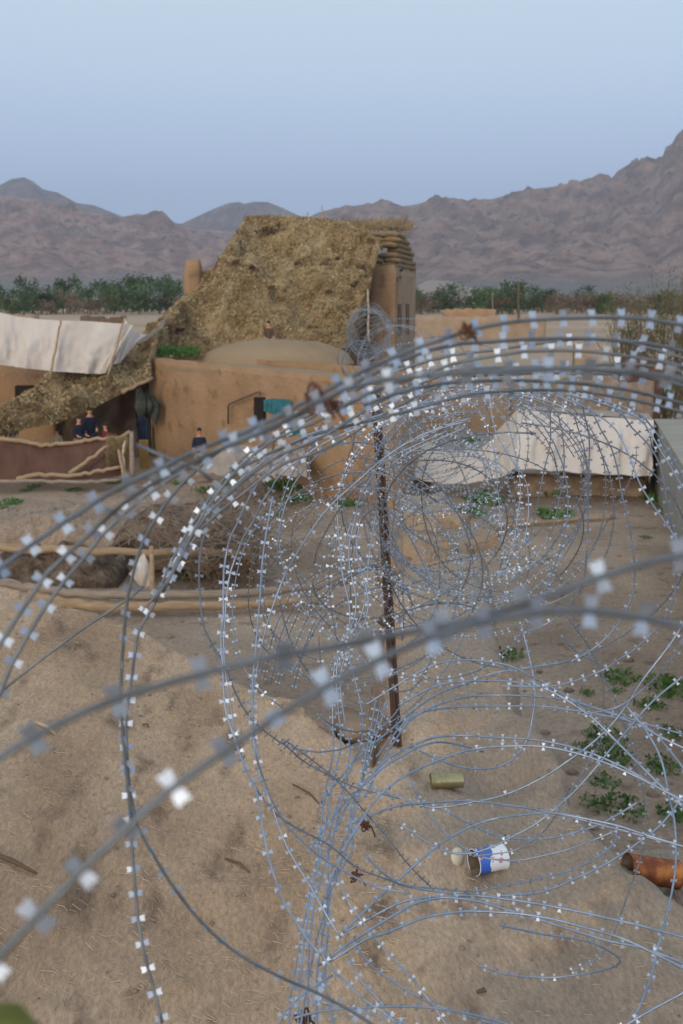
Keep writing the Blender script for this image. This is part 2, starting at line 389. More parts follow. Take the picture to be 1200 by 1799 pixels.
ridge([(-1500, 470), (-900, 400), (-600, 345), (-260, 360), (-120, 350), (-40, 335), (0, 325), (20, 314), (42, 311), (58, 318), (75, 332), (100, 337), (135, 356), (165, 360), (185, 368), (215, 380), (250, 392), (320, 392), (345, 380), (375, 366), (400, 356), (420, 354), (430, 357), (445, 353), (470, 354), (500, 366), (540, 385), (600, 400), (700, 420)], 6500, 1700, 1, 'mountain_range', M['rock_back'], 1.3, .8)
ridge([(-1600, 480), (-1100, 420), (-700, 375), (-260, 340), (-60, 338), (0, 342), (60, 350), (120, 358), (160, 372), (190, 376), (210, 381), (225, 378), (240, 376), (255, 380), (270, 379), (290, 384), (300, 386), (305, 390), (330, 396), (360, 402), (400, 406), (450, 420), (520, 440), (600, 470)], 4600, 1900, 1, 'mountain_range', M['rock_red'], 4.7, 1.1)
ridge([(470, 420), (520, 392), (560, 372), (590, 364), (620, 361), (645, 359), (672, 357), (700, 362), (730, 360), (760, 352), (782, 345), (800, 349), (820, 353), (840, 349), (870, 349), (900, 341), (930, 332), (960, 329), (980, 326), (1010, 320), (1035, 312), (1060, 312), (1075, 314), (1085, 300), (1100, 290), (1120, 284), (1145, 282), (1165, 274), (1170, 258), (1180, 254), (1190, 236), (1200, 227), (1230, 205), (1300, 190), (1400, 230), (1600, 260), (1900, 300), (2300, 380), (2700, 470)], 4400, 2000, 1, 'mountain_range', M['rock_right'], 8.2, 1.0, 1.15)
mb = MB()
def fan(a, b):
    u = lerp(660, 980, a); h = (math.exp(-((a - .33) / (.17 if a < .33 else .30)) ** 2) - .02) * (1 + .18 * mn.noise(Vector((a * 9, b * 3, 1))))
    p = PY(u, 505, 2350); q = 2350 + (1 - b) * -200
    return Vector((p.x * q / 2350, q, -1 + 40 * h * b))
mb.grid(fan, 40, 8); o = mb.build('alluvial_slope', M['fan'], None, True); tag(o, kind='structure')
mb = MB()
# ------------------------------------------------------------------ haze
mb.box((0, 6500, 650), (16400, 15400, 1320))
hz = bpy.data.materials.new('haze'); hz.use_nodes = True; t = hz.node_tree; t.nodes.clear()
ho = t.nodes.new('ShaderNodeOutputMaterial'); pv = t.nodes.new('ShaderNodeVolumePrincipled')
pv.inputs['Color'].default_value = (.72, .82, 1, 1); pv.inputs['Density'].default_value = .00012; pv.inputs['Anisotropy'].default_value = .0
t.links.new(pv.outputs[0], ho.inputs['Volume'])
HAZE = True
if HAZE:
    o = mb.build('haze', hz); tag(o, 'pale bluish haze in the air over the plain', 'haze', kind='stuff')
# ------------------------------------------------------------------ far trees
def leafy(mb, c, rx, rz, n, size, seed, lobes=7):
    rnd = random.Random(seed)
    L = [(Vector((rnd.uniform(-.6, .6) * rx, rnd.uniform(-.6, .6) * rx, rnd.uniform(-.55, .75) * rz)), rnd.uniform(.35, .6)) for _ in range(lobes)]
    for i in range(n):
        lc, lr = rnd.choice(L)
        d = Vector((rnd.gauss(0, 1), rnd.gauss(0, 1), rnd.gauss(0, 1))).normalized() * (rnd.random() ** .4)
        p = Vector(c) + lc + Vector((d.x * rx * lr, d.y * rx * lr, d.z * rz * lr))
        a = Vector((rnd.gauss(0, 1), rnd.gauss(0, 1), rnd.gauss(0, 1))).normalized(); b = a.orthogonal().normalized()
        s = size * rnd.uniform(.5, 1.3)
        mb.add([p - a * s, p + b * s * .6, p + a * s, p - b * s * .6], [(0, 1, 2, 3)])
def tree_proto(name, m, h, wdt, seed, label, n=520, size=.45):
    rnd = random.Random(seed)
    root = thing(name, (0, 0, 0), label, 'tree', 'trees along the edge of the plain')
    t_ = MB(); pts = [(0, 0, 0), (rnd.uniform(-.2, .2), 0, h * .3), (rnd.uniform(-.5, .5), .2, h * .75)]
    t_.tube(pts, [h * .035, h * .025, h * .008], 6)
    for k in range(5):
        a = rnd.uniform(0, 6.28); z = h * rnd.uniform(.25, .5)
        t_.tube([(0, 0, z), (math.cos(a) * wdt * .3, math.sin(a) * wdt * .3, z + h * .18), (math.cos(a) * wdt * .45, math.sin(a) * wdt * .45, z + h * .35)], [h * .018, h * .01, h * .004], 5)
    t_.build('trunk', M['bark'], root)
    c_ = MB(); leafy(c_, (0, 0, h * .55), wdt * .5, h * .46, n, size, seed, 9)
    leafy(c_, (0, 0, h * .22), wdt * .55, h * .2, n // 3, size, seed + 1, 6)
    c_.build('crown', m, root)
    return root
protos = [tree_proto('broadleaf_tree', M['tree_a'], 11, 10, 1, 'dark green bushy tree'), tree_proto('broadleaf_tree', M['tree_b'], 9.5, 9, 2, 'bright green tree'),
          tree_proto('broadleaf_tree', M['tree_a'], 12.5, 9, 3, 'tall dark tree'), tree_proto('bare_tree', M['tree_c'], 7.5, 10, 4, 'brownish leafless tree', 420, .4),
          tree_proto('broadleaf_tree', M['tree_b'], 8, 12, 5, 'low wide tree')]
COLN = {0: 'dense dark green tree with a bushy crown', 1: 'mid green round tree', 2: 'tall dark green tree rising over its neighbours', 3: 'brownish bare-twigged tree', 4: 'low wide light green tree'}
used = set(); TREES = []
def put_tree(k, u, dist, s, side):
    p0 = protos[k]
    x = (u - 600) / FPX * dist * 1.02
    if k not in used: o = p0; used.add(k)
    else:
        o = p0.copy(); COL.objects.link(o)
        for c in p0.children:
            d = c.copy(); COL.objects.link(d); d.parent = o
    o.location = (x, dist, 0); o.scale = (s, s, s * random.uniform(.9, 1.1)); o.rotation_euler = (0, 0, random.uniform(0, 6.28))
    o['group'] = 'trees beyond the plain %s' % side
    TREES.append((u, k, side, o))
rt = random.Random(11)
for i in range(44):
    u = -60 + i * 9.2 + rt.uniform(-5, 5); k = rt.choice((0, 0, 1, 2, 1, 0, 4, 3))
    front = rt.random() < .3
    put_tree(3 if front and rt.random() < .5 else k, u, rt.uniform(345, 360) if front else rt.uniform(362, 420), rt.uniform(.9, 1.2) * (.7 if front else 1), 'on the left')
for i in range(70):
    u = 700 + i * 7.7 + rt.uniform(-5, 5); k = rt.choice((0, 1, 4, 3, 3, 1, 0)) if u < 900 else rt.choice((3, 3, 4, 3, 1, 3, 0))
    put_tree(k, u, rt.uniform(350, 420), rt.uniform(.68, .98), 'on the right')
ORD = ['first', 'second', 'third', 'fourth', 'fifth', 'sixth', 'seventh', 'eighth', 'ninth', 'tenth', 'eleventh', 'twelfth', 'thirteenth', 'fourteenth', 'fifteenth', 'sixteenth', 'seventeenth', 'eighteenth', 'nineteenth', 'twentieth', 'twenty-first', 'twenty-second', 'twenty-third', 'twenty-fourth', 'twenty-fifth', 'twenty-sixth', 'twenty-seventh', 'twenty-eighth', 'twenty-ninth', 'thirtieth', 'thirty-first', 'thirty-second', 'thirty-third', 'thirty-fourth', 'thirty-fifth', 'thirty-sixth', 'thirty-seventh', 'thirty-eighth', 'thirty-ninth', 'fortieth', 'forty-first', 'forty-second', 'forty-third', 'forty-fourth', 'forty-fifth']
KN = {0: 'dark bushy tree', 1: 'mid green round tree', 2: 'tall dark tree', 3: 'brownish bare tree', 4: 'low wide light green tree'}
TREES.sort(key=lambda t: t[0]); cnt = {}
for u, k, side, o in TREES:
    i = cnt.get((k, side), 0); cnt[(k, side)] = i + 1
    if side == 'on the left': o['label'] = '%s, %s of its kind from the left frame edge' % (KN[k], ORD[i])
    else: o['label'] = '%s, %s of its kind counted rightwards from the tower' % (KN[k], ORD[i])
# feathery bushes at the right
def twig_bush(name, u, v, dist, h, wdt, seed, label, n=1500, ls=.06):
    rnd = random.Random(seed); b = PY(u, v, dist); b.z = 0
    root = thing(name, b, label, 'bush', 'feathery bushes at the right edge')
    t_ = MB(); l_ = MB()
    for k in range(46):
        a = rnd.uniform(0, 6.28); sp_ = rnd.uniform(.05, .5) * wdt; hh = h * rnd.uniform(.55, 1)
        p0 = Vector((rnd.uniform(-.2, .2) * wdt, rnd.uniform(-.2, .2) * wdt, 0)); p2 = p0 + Vector((math.cos(a) * sp_, math.sin(a) * sp_, hh)); p1 = p0.lerp(p2, .5) + Vector((-math.cos(a) * sp_ * .2, 0, hh * .08))
        t_.tube([p0, p1, p2], [.04, .025, .008], 4)
        for j in range(n // 46):
            tt = rnd.uniform(.15, 1.0); q = (p0.lerp(p1, tt * 2) if tt < .5 else p1.lerp(p2, tt * 2 - 1)) + Vector((rnd.gauss(0, .28), rnd.gauss(0, .28), rnd.gauss(0, .25)))
            aa = Vector((rnd.gauss(0, .5), rnd.gauss(0, .5), 1)).normalized(); bb = aa.orthogonal().normalized(); s = ls * rnd.uniform(.6, 1.5)
            l_.add([q - aa * s * 1.6, q + bb * s * .5, q + aa * s * 1.6, q - bb * s * .5], [(0, 1, 2, 3)])
    t_.build('stems', M['bark'], root); l_.build('foliage', M['olive'], root)
    return root
twig_bush('feathery_bush', 1190, 600, 62, 7.9, 6.0, 3, 'tall feathery olive bush at the right edge of the plain', 3800, .065)
twig_bush('feathery_bush', 1110, 605, 66, 6.6, 4.6, 5, 'smaller olive bush left of the tall feathery one', 2600, .06)
twig_bush('feathery_bush', 1260, 620, 58, 7.6, 5.0, 8, 'olive bush cut off by the right frame edge', 2000, .07)
twig_bush('feathery_bush', 1150, 640, 50, 3.4, 5.0, 9, 'low dark bush in front of the feathery bushes', 2400, .06)

# weeds
def weed(u, v, z, size, label, seed, n=60, hgt=.5, name='weed_clump'):
    rnd = random.Random(seed); b = G(u, v, z)
    b.z = gz(b.x, b.y) if z < 1 else b.z
    mb = MB()
    for i in range(n):
        a = rnd.uniform(0, 6.28); rr = size * math.sqrt(rnd.random()); c = Vector((math.cos(a) * rr * .8, math.sin(a) * rr * 1.1, rnd.uniform(0, .3) * hgt * size))
        d = Vector((rnd.gauss(0, .8), rnd.gauss(0, .8), rnd.uniform(.2, 1))).normalized(); s = size * rnd.uniform(.10, .24); e = d.orthogonal().normalized(); e.rotate(Matrix.Rotation(rnd.uniform(0, 6), 3, d))
        mid = c + d * s * .55
        g0 = Vector((e.x, e.y, 0)) * .006
        mb.add([c, mid + e * s * .36, c + d * s * 1.2, mid - e * s * .36, Vector((0, 0, .0)) + g0, Vector((0, 0, 0)) - g0], [(0, 1, 2, 3), (4, 5, 0)])
    r0_ = len(mb.v); bmv = mb.v; 
    o = mb.build(name, M['leaf'], None); o.location = b
    return tag(o, label, 'weed', 'green weeds growing on the bare ground')
W = [(20, 885, .55, 'bright green weed clump on bare soil at the left edge'), (42, 902, .3, 'small weed just right of the bright left clump'), (3, 895, .3, 'weed cut by the left frame edge'),
     (45, 862, .3, 'small weed below the brown cloth fence on the left'), (130, 862, .4, 'flat weed patch on the sand below the brown cloth fence'), (5, 845, .6, 'weed beside the left end of the brown cloth fence'), (85, 850, .35, 'weed in front of the long pole on the ground'),
     (318, 850, .5, 'weed clump in front of the tan mud house corner'), (360, 865, .6, 'weed clump between brush heap and pale sheet'), (395, 855, .4, 'weed under the pale sheet by the house'), (500, 860, 1.0, 'large weed behind wire in front of the house'), (520, 880, .8, 'dark weed right of the large weed by the house'), (615, 890, .7, 'weed at the foot of the mud house, left of the steel post'), (480, 905, .5, 'weed above the brush heap'), (200, 850, .4, 'weed at the foot of the pale stakes'), (60, 856, .35, 'small weed under the crooked branch'), (345, 1010, .5, 'weeds growing between the log rails'), (190, 1022, .5, 'weeds behind the grey weathered log, left of the white bag'),
     (850, 880, 1.0, 'tall weed under the sagging white cloth'), (830, 905, .7, 'yellowish weed left of the wood block'), (965, 865, .95, 'green weed clump below the white tent'), (975, 905, .9, 'flat weed patch above the long stick'), (820, 775, .9, 'weeds behind the sagging cloth'), (1180, 880, 1.3, 'dark weeds along the foot of the concrete trough'), (1195, 905, .9, 'weed at the right edge by the trough'), (1135, 945, .25, 'lone small weed on the sand right of the stick'),
     (1090, 1192, .48, 'round weed clump on the ground right of the coil'), (1082, 1215, .2, 'small weed below the round clump'), (1172, 1210, .62, 'wide flat weed at the right edge'), (1150, 1240, .3, 'weed below the wide flat one'), (1030, 1220, .2, 'tiny weed on the ground near the mud wall'), (1135, 1243, .28, 'sparse weed among stones'), (1180, 1285, .3, 'weed at the right near frame edge'),
     (1062, 1295, .45, 'big weed clump crossed by wires'), (1085, 1325, .42, 'weed clump right below the big crossed one'), (1160, 1345, .38, 'weed clump lower right by the wires'), (1060, 1372, .3, 'weed clump above two dark green ones'), (1045, 1412, .3, 'leafy weed beside the mud wall edge'), (1100, 1420, .42, 'dark green weed clump near the wall edge'), (1190, 1440, .35, 'weed at right edge above the rusty can'), (890, 1150, .45, 'yellow green weed behind the mud wall end'), (1030, 1310, .3, 'weed left of the big crossed clump')]
for i, (u, v, s, lb) in enumerate(W): weed(u, v, 0, s * .8, lb, 100 + i, int(70 + 110 * s), .5)
for i, (u, v, s) in enumerate([(285, 615, .4), (310, 614, .5), (340, 617, .4)]):
    pass
mb = MB(); rnd = random.Random(5)
for i in range(700):
    p = P(rnd.uniform(275, 350), rnd.uniform(612, 627), 42 + rnd.uniform(-.8, .8)); d = Vector((rnd.gauss(0, .4), rnd.gauss(0, .4), 1)).normalized(); s = rnd.uniform(.06, .2); e = d.orthogonal() * .03
    mb.add([p - e, p + e, p + d * s], [(0, 1, 2)])
o = mb.build('grass', M['leaf']); tag(o, 'green grass growing on the left corner of the house roof', 'grass', kind='stuff')

# ------------------------------------------------------------------ walls from corner pixels
def wall_quad(mb, corners, thick, nu=24, nv=12, amp=.05, mi=0, seed=0, toplump=.06, out=None):
    """corners: tl,tr,br,bl world; displaced front, thickness away from the camera"""
    tl, tr, br, bl = [Vector(c) for c in corners]
    n = (tr - tl).cross(bl - tl).normalized()
    if n.dot((CAMP - tl) if out is None else Vector(out)) < 0: n = -n
    def f(a, b, off):
        p = tl.lerp(tr, a).lerp(bl.lerp(br, a), b)
        d = amp * mn.fractal(p * .9 + Vector((seed, 0, 0)), .8, 2, 4)
        if b == 0 or b < .02: p = p + Vector((0, 0, toplump * mn.fractal(p * 1.3 + Vector((seed, 5, 0)), .8, 2, 3)))
        return p + n * (d - off)
    vs = []; W_ = nu + 1; H_ = nv + 1
    for off in (0, thick):
        for j in range(H_):
            for i in range(W_):
                e = 0
                if off == 0 and j == 0: e = thick * .12
                vs.append(f(i / nu, j / nv, off + e))
    fs = [(j * W_ + i, (j + 1) * W_ + i, (j + 1) * W_ + i + 1, j * W_ + i + 1) for j in range(nv) for i in range(nu)]
    K = W_ * H_
    fs += [(K + j * W_ + i, K + j * W_ + i + 1, K + (j + 1) * W_ + i + 1, K + (j + 1) * W_ + i) for j in range(nv) for i in range(nu)]
    fs += [(i, i + 1, K + i + 1, K + i) for i in range(nu)]
    fs += [(j * W_, K + j * W_, K + (j + 1) * W_, (j + 1) * W_) for j in range(nv)]
    fs += [(j * W_ + nu, (j + 1) * W_ + nu, K + (j + 1) * W_ + nu, K + j * W_ + nu) for j in range(nv)]
    mb.add(vs, fs, mi)
# ---- house
A = G(267, 806, -.1); B = G(690, 905, -.1); ztop = P(267, 628, (A - CAMP).dot(FW)).z
Bd = (B - A).normalized(); C2 = B + Vector((Bd.y * -1, Bd.x, 0)).normalized() * 5.5; C2 = G(742, 866, -.1)
D2 = A + (C2 - B)
house = thing('mud_house', (A.x, A.y, 0), 'square tan mud house with a low domed roof in front of the net-covered tower', 'house')
up = Vector((0, 0, 1))
def top(p, z): return Vector((p.x, p.y, z))
zt2 = ztop - .05
mb = MB(); wall_quad(mb, (top(A, ztop), top(B, zt2), B, A), .35, 60, 24, .03, seed=1, toplump=.07)
kid(mb, 'wall', M['adobe'], house)
mb = MB(); wall_quad(mb, (top(B, zt2), top(C2, zt2), C2, B), .35, 20, 16, .05, seed=2, toplump=.10)
kid(mb, 'wall', M['adobe_pale'], house)
mb = MB(); wall_quad(mb, (top(D2 + (A - D2).normalized() * 0, ztop), top(A, ztop), A, D2), .35, 10, 8, .04, seed=3, out=(-1, 0, 0)); kid(mb, 'wall', M['adobe'], house)
mb = MB(); wall_quad(mb, (top(C2, ztop), top(D2, ztop), D2, C2), .35, 10, 8, .04, seed=4); kid(mb, 'wall', M['adobe'], house)
mb = MB()
pc = PY(487, 635, 43.2)
def domef(a, b):
    th = a * 2 * math.pi; r_ = b
    return Vector((pc.x + math.cos(th) * r_ * 3.05, pc.y + math.sin(th) * r_ * 2.6, ztop - .3 + .93 * math.sqrt(max(0, 1 - r_ ** 2.2)) + .02 * fbm(th, r_ * 4, 1)))
mb.grid(domef, 40, 14); kid(mb, 'dome', M['domemud'], house, True)
mb = MB(); i1 = Bd * .3
rt_ = [top(A, ztop - .22), top(B, ztop - .22), top(C2, ztop - .22), top(D2, ztop - .22)]
mb.add(rt_ + [p - up * .15 for p in rt_], [(0, 1, 2, 3), (7, 6, 5, 4), (0, 4, 5, 1), (1, 5, 6, 2), (2, 6, 7, 3), (3, 7, 4, 0)]); kid(mb, 'roof', M['domemud'], house)
def on_wall(u, v, off=.05):
    n = Vector((Bd.y, -Bd.x, 0)); r_ = ray(u, v); t_ = ((A + n * off) - CAMP).dot(n) / r_.dot(n); return CAMP + r_ * t_
mb = MB(); q = [on_wall(446, 698, .09), on_wall(463, 698, .09), on_wall(463, 745, .09), on_wall(446, 745, .09)]
nrm = Vector((Bd.y, -Bd.x, 0)); mb.add(q + [p - nrm * .3 for p in q], [(3, 2, 1, 0), (0, 1, 5, 4), (1, 2, 6, 5), (2, 3, 7, 6), (3, 0, 4, 7)])
kid(mb, 'window', M['dark'], house)
mb = MB(); mb.tube([on_wall(401, 745, .2), on_wall(401, 714, .22), on_wall(404, 709, .25), on_wall(455, 688, .3), on_wall(457, 692, .3)], .035, 8)
o = mb.build('bent_pipe', M['wood_dark'], None, True); tag(o, 'thin bent stovepipe against the front wall of the tan house', 'pipe')

# cloth helper : grid between an upper and a lower pixel/depth curve
def cloth(name, m, U, L, label, cat, nu=60, nv=24, fold=.06, sag=0, thick=.012, parent=None, vert=True, seed=0, fs_=2.0):
    def cur(tab, a):
        return Vector([interp([(k / (len(tab) - 1), t[c]) for k, t in enumerate(tab)], a) for c in range(3)])
    mb = MB()
    def f(a, b, off=0):
        p = P(*cur(U, a)); q = P(*cur(L, a)); r_ = p.lerp(q, b)
        wv = mn.fractal(Vector((a * 9 * fs_, b * 2.2, seed)), .8, 2, 3) * fold + fold * .6 * math.sin(a * 31 * fs_ / 2 + b * 3 + seed)
        return r_ + Vector((0, -1, 0)) * (wv * min(1, .3 + b * 1.2) + sag * math.sin(b * math.pi) + off)
    mb.grid(lambda a, b: f(a, b), nu, nv); mb.grid(lambda a, b: f(1 - a, b, -thick), nu, nv)
    o = mb.build(name, m, parent, True, origin=None)
    if label: tag(o, label, cat)
    return o
# ---- tower
DT = 51.6
Lf = PY(325, 600, DT).x; Rf = PY(697, 600, DT).x; Rb = PY(729, 600, DT + 9).x
Rb = 4.05
tz = PY(650, 466, DT).z
tower = thing('mud_tower', (Lf, DT, 0), 'tall mud tower draped with camouflage netting in the centre', 'tower')
F0, F1, K1, K0 = Vector((Lf, DT, 0)), Vector((Rf, DT, 0)), Vector((Rf * 1.0 + 1.95, DT + 6.5, 0)), Vector((Lf + .5, DT + 6.5, 0))
K1.x = (728 - 600) / FPX * (K1.y * cp + 1.0)
mb = MB(); wall_quad(mb, (top(F0, tz - .3), top(F1, tz), F1, F0), .5, 30, 20, .05, seed=5, toplump=.15); kid(mb, 'wall', M['adobe'], tower, True)
mb = MB(); wall_quad(mb, (top(F1, tz), top(K1, tz - .15), K1, F1), .5, 20, 20, .03, seed=6, toplump=.1); kid(mb, 'wall', M['adobe_pale'], tower, True)
mb = MB(); wall_quad(mb, (top(K0, tz), top(F0, tz - .3), F0, K0), .5, 10, 10, .04, seed=7, out=(-1, 0, 0)); kid(mb, 'wall', M['adobe'], tower, True)
mb = MB(); wall_quad(mb, (top(K1, tz), top(K0, tz), K0, K1), .5, 10, 10, .04, seed=8); kid(mb, 'wall', M['adobe'], tower, True)
mb = MB(); zz = tz - .45; mb.add([top(F0, zz), top(F1, zz), top(K1, zz), top(K0, zz)] + [top(F0, zz - .3), top(F1, zz - .3), top(K1, zz - .3), top(K0, zz - .3)], [(0, 1, 2, 3), (7, 6, 5, 4), (0, 4, 5, 1), (1, 5, 6, 2), (2, 6, 7, 3), (3, 7, 4, 0)]); kid(mb, 'roof', M['domemud'], tower)
sdir = (K1 - F1).normalized(); sn = Vector((sdir.y, -sdir.x, 0))
def on_side(u, v, off=.04):
    r_ = ray(u, v); t_ = ((F1 + sn * off) - CAMP).dot(sn) / r_.dot(sn); return CAMP + r_ * t_
for (u0, u1, v0, v1) in ((701, 706, 534, 590), (714.5, 719.5, 534, 588), (698, 700, 487, 494), (703, 705, 484, 490)):
    mb = MB(); q = [on_side(u0, v0), on_side(u1, v0 - 0), on_side(u1, v1), on_side(u0, v1)]
    mb.add(q + [p - sn * .25 for p in q], [(3, 2, 1, 0), (0, 1, 5, 4), (1, 2, 6, 5), (2, 3, 7, 6), (3, 0, 4, 7)]); kid(mb, 'window', M['wood_dark'], tower)
# pillars on tower front: rounded corners rising above
mb = MB()
for (ua, ub, vt, yy) in ((325, 354, 458, DT - .45), (650, 697, 467, DT - .45)):
    a_ = PY(ua, vt, yy); b_ = PY(ub, vt, yy); w_ = b_.x - a_.x
    def pil(a, b):
        th = a * 2 * math.pi; x = math.cos(th); y = math.sin(th)
        sx_ = math.copysign(abs(x) ** .5, x); sy_ = math.copysign(abs(y) ** .5, y)
        if b > .96: k_ = (1 - b) / .04; zz_ = a_.z
        else: k_ = 1; zz_ = a_.z * b / .96 - .1 * (b > .93)
        return Vector(((a_.x + b_.x) / 2 + sx_ * w_ / 2 * k_, yy + sy_ * .45 * k_, zz_ + .04 * fbm(x, zz_, 1)))
    mb = MB(); mb.grid(pil, 24, 30); kid(mb, 'pillar', M['adobe'], tower, True)
# sandbag courses on roof
SB = 0
proto_bag = None
def bag(c, rz, s=(.62, .36, .2), m='sand', label='sandbag', seed=0):
    global proto_bag
    if proto_bag is None or m != 'sand':
        mb = MB()
        def f(a, b):
            th = (a * 2 - 1) * math.pi; ph = (b - .5) * math.pi
            e = lambda x, p_: math.copysign(abs(x) ** p_, x)
            return Vector((e(math.cos(ph), .6) * e(math.cos(th), .6) * .5, e(math.cos(ph), .6) * e(math.sin(th), .6) * .5, e(math.sin(ph), .7) * .5 + .04 * math.sin(th * 3)))
        mb.grid(f, 16, 8); o = mb.build('sandbag', M[m], None, True)
        if m == 'sand': proto_bag = o
    else:
        o = proto_bag.copy(); COL.objects.link(o)
    o.location = c; o.scale = s; o.rotation_euler = (random.uniform(-.08, .08), random.uniform(-.08, .08), rz)
    tag(o, label, 'sandbag', 'sandbags stacked on the tower parapet'); return o
rows = [(0, 8), (1, 8), (2, 7), (3, 7), (4, 6), (5, 5), (6, 4)]
cz = tz - .15
for (rw, n) in rows:
    for k in range(n):
        tt = (k + .5 * (rw % 2)) / 8
        p = F1.lerp(K1, min(.97, .05 + tt)) - sn * .28
        p.z = cz + .14 + rw * .235
        bag(p, math.atan2(sdir.y, sdir.x) + random.uniform(-.1, .1), (.85, .62, .27), label='tan sandbag in the side stack, %s course up, %s from the tower corner' % (['lowest', 'second', 'third', 'fourth', 'fifth', 'sixth', 'topmost'][rw], ['first', 'second', 'third', 'fourth', 'fifth', 'sixth', 'seventh', 'eighth'][k]))
for (rw, n) in [(0, 2), (1, 2), (2, 2), (4, 3), (5, 3), (6, 2)]:
    for k in range(n):
        p = F1 + Vector((-.45 - k * .8 + (rw % 2) * .2, .25, 0)); p.z = cz + .14 + rw * .235
        bag(p, random.uniform(-.1, .1), (.85, .62, .27), label='tan sandbag in the front stack, %s course up, %s from the tower corner' % (['lowest', 'second', 'third', 'fourth', 'fifth', 'sixth', 'topmost'][rw], ['first', 'second', 'third'][k]))
def rag(u, v, d, s, m, label):
    mb = MB(); c = P(u, v, d)
    mb.grid(lambda a, b: Vector(((a - .5) * s[0], (mn.noise(Vector((a * 3, b * 3, u))) - .3) * .3, (b - .5) * s[1] * (1 - .6 * abs(a - .4)) + .12 * mn.noise(Vector((a * 4, u, 0))))), 10, 6)
    mb.grid(lambda a, b: Vector(((.5 - a) * s[0], .03 + (mn.noise(Vector(((1 - a) * 3, b * 3, u))) - .3) * .3, (b - .5) * s[1] * (1 - .6 * abs(1 - a - .4)) + .12 * mn.noise(Vector(((1 - a) * 4, u, 0))))), 10, 6)
    o = mb.build('plastic_sheet', M[m], None, True); o.location = c; tag(o, label, 'plastic sheet')
rag(688, 402, 52.6, (.40, .14), 'bluebag', 'blue plastic bag on the top course of sandbags')
rag(707, 401, 52.8, (.18, .3), 'bluebag', 'pointed blue plastic bag at the top right corner of the sandbags')
rag(691, 437, 51.1, (.40, .13), 'tealbag', 'green plastic scrap half way up the sandbag stack')
rag(701, 475, 51.3, (.36, .16), 'tealbag', 'turquoise bag between the sandbags and the mud wall')

# ---- camouflage net
U = [(-60, 770, 37), (-20, 756, 37.2), (10, 740, 37.6), (50, 700, 38.2), (95, 664, 39), (150, 655, 40), (203, 640, 41), (240, 604, 42.5), (290, 560, 45), (330, 528, 46.5), (362, 500, 47.2), (392, 448, 48), (412, 412, 48.6), (432, 380, 49.4), (468, 378, 49.8), (520, 380, 50), (570, 383, 50), (612, 392, 49.8), (640, 400, 49.6), (662, 420, 49.2), (672, 440, 48.6)]
L = [(-60, 780, 36), (-20, 772, 36), (10, 764, 36.2), (50, 752, 36.5), (95, 745, 37), (130, 733, 37.3), (165, 716, 37.8), (203, 697, 38.5), (264, 664, 39.8), (275, 632, 41.6), (310, 618, 43.4), (350, 622, 44), (400, 618, 44.3), (450, 618, 44.5), (500, 620, 44.8), (545, 622, 45), (580, 620, 45.2), (605, 612, 45.5), (625, 592, 46.3), (640, 560, 47.4), (652, 500, 48.6)]
def cur(tab, a): return Vector([interp([(k / (len(tab) - 1), t[c]) for k, t in enumerate(tab)], a) for c in range(3)])
def netp(a, b):
    p = cur(U, a); q = cur(L, a); r_ = p.lerp(q, b)
    w_ = P(*r_)
    ridge_ = mn.ridged_multi_fractal(w_ * .16 + Vector((a * 2, 0, 7)), .9, 2.1, 4, 1, 2) - 1
    e = min(1, b * 6, (1 - b) * 8, a * 30 + .3)
    d = .4 + .7 * ridge_ + .75 * mn.fractal(w_ * .40, .8, 2.1, 5) + .5 * mn.noise(Vector((a * 14, b * 3, 2))) + .10 * mn.fractal(w_ * 2.2, .8, 2, 3) + (.5 * math.sin(b * math.pi) if a > .4 else 0)
    # ledge across the upper right
    if .62 < a < .93 and .05 < b < .35: d -= .7 * sm((b - .05) / .2) * sm((.93 - a) / .06)
    return w_ + Vector((0, -.85, .5)) * d * e * .8
mb = MB(); mb.grid(netp, 200, 90)
net = mb.build('camouflage_net', M['net'], None, True)
tag(net, 'big sand-coloured camouflage net draped over the mud tower and sloping down to the left', 'camouflage net')
mb = MB(); rnd = random.Random(21)
for i in range(46000):
    a = rnd.random(); b = rnd.random()
    if a < .38 and rnd.random() < .45: continue
    p = netp(a, b)
    if mn.noise(p * .9 + Vector((9, 1, 4))) < -.42 and rnd.random() < .7: continue
    d = Vector((rnd.gauss(0, 1), rnd.gauss(-.5, 1), rnd.gauss(0, 1))).normalized(); e = d.orthogonal().normalized(); e.rotate(Matrix.Rotation(rnd.uniform(0, 6.3), 3, d)); g_ = d.cross(e)
    s = rnd.uniform(.03, .095); p += Vector((0, -.10, .03)) * rnd.uniform(0, 1.2)
    mb.add([p - e * s, p + g_ * s * .5, p + e * s, p - g_ * s * .45], [(0, 1, 2, 3)])
fl = mb.build('garnish', M['netflap'], net); fl['kind'] = 'stuff'
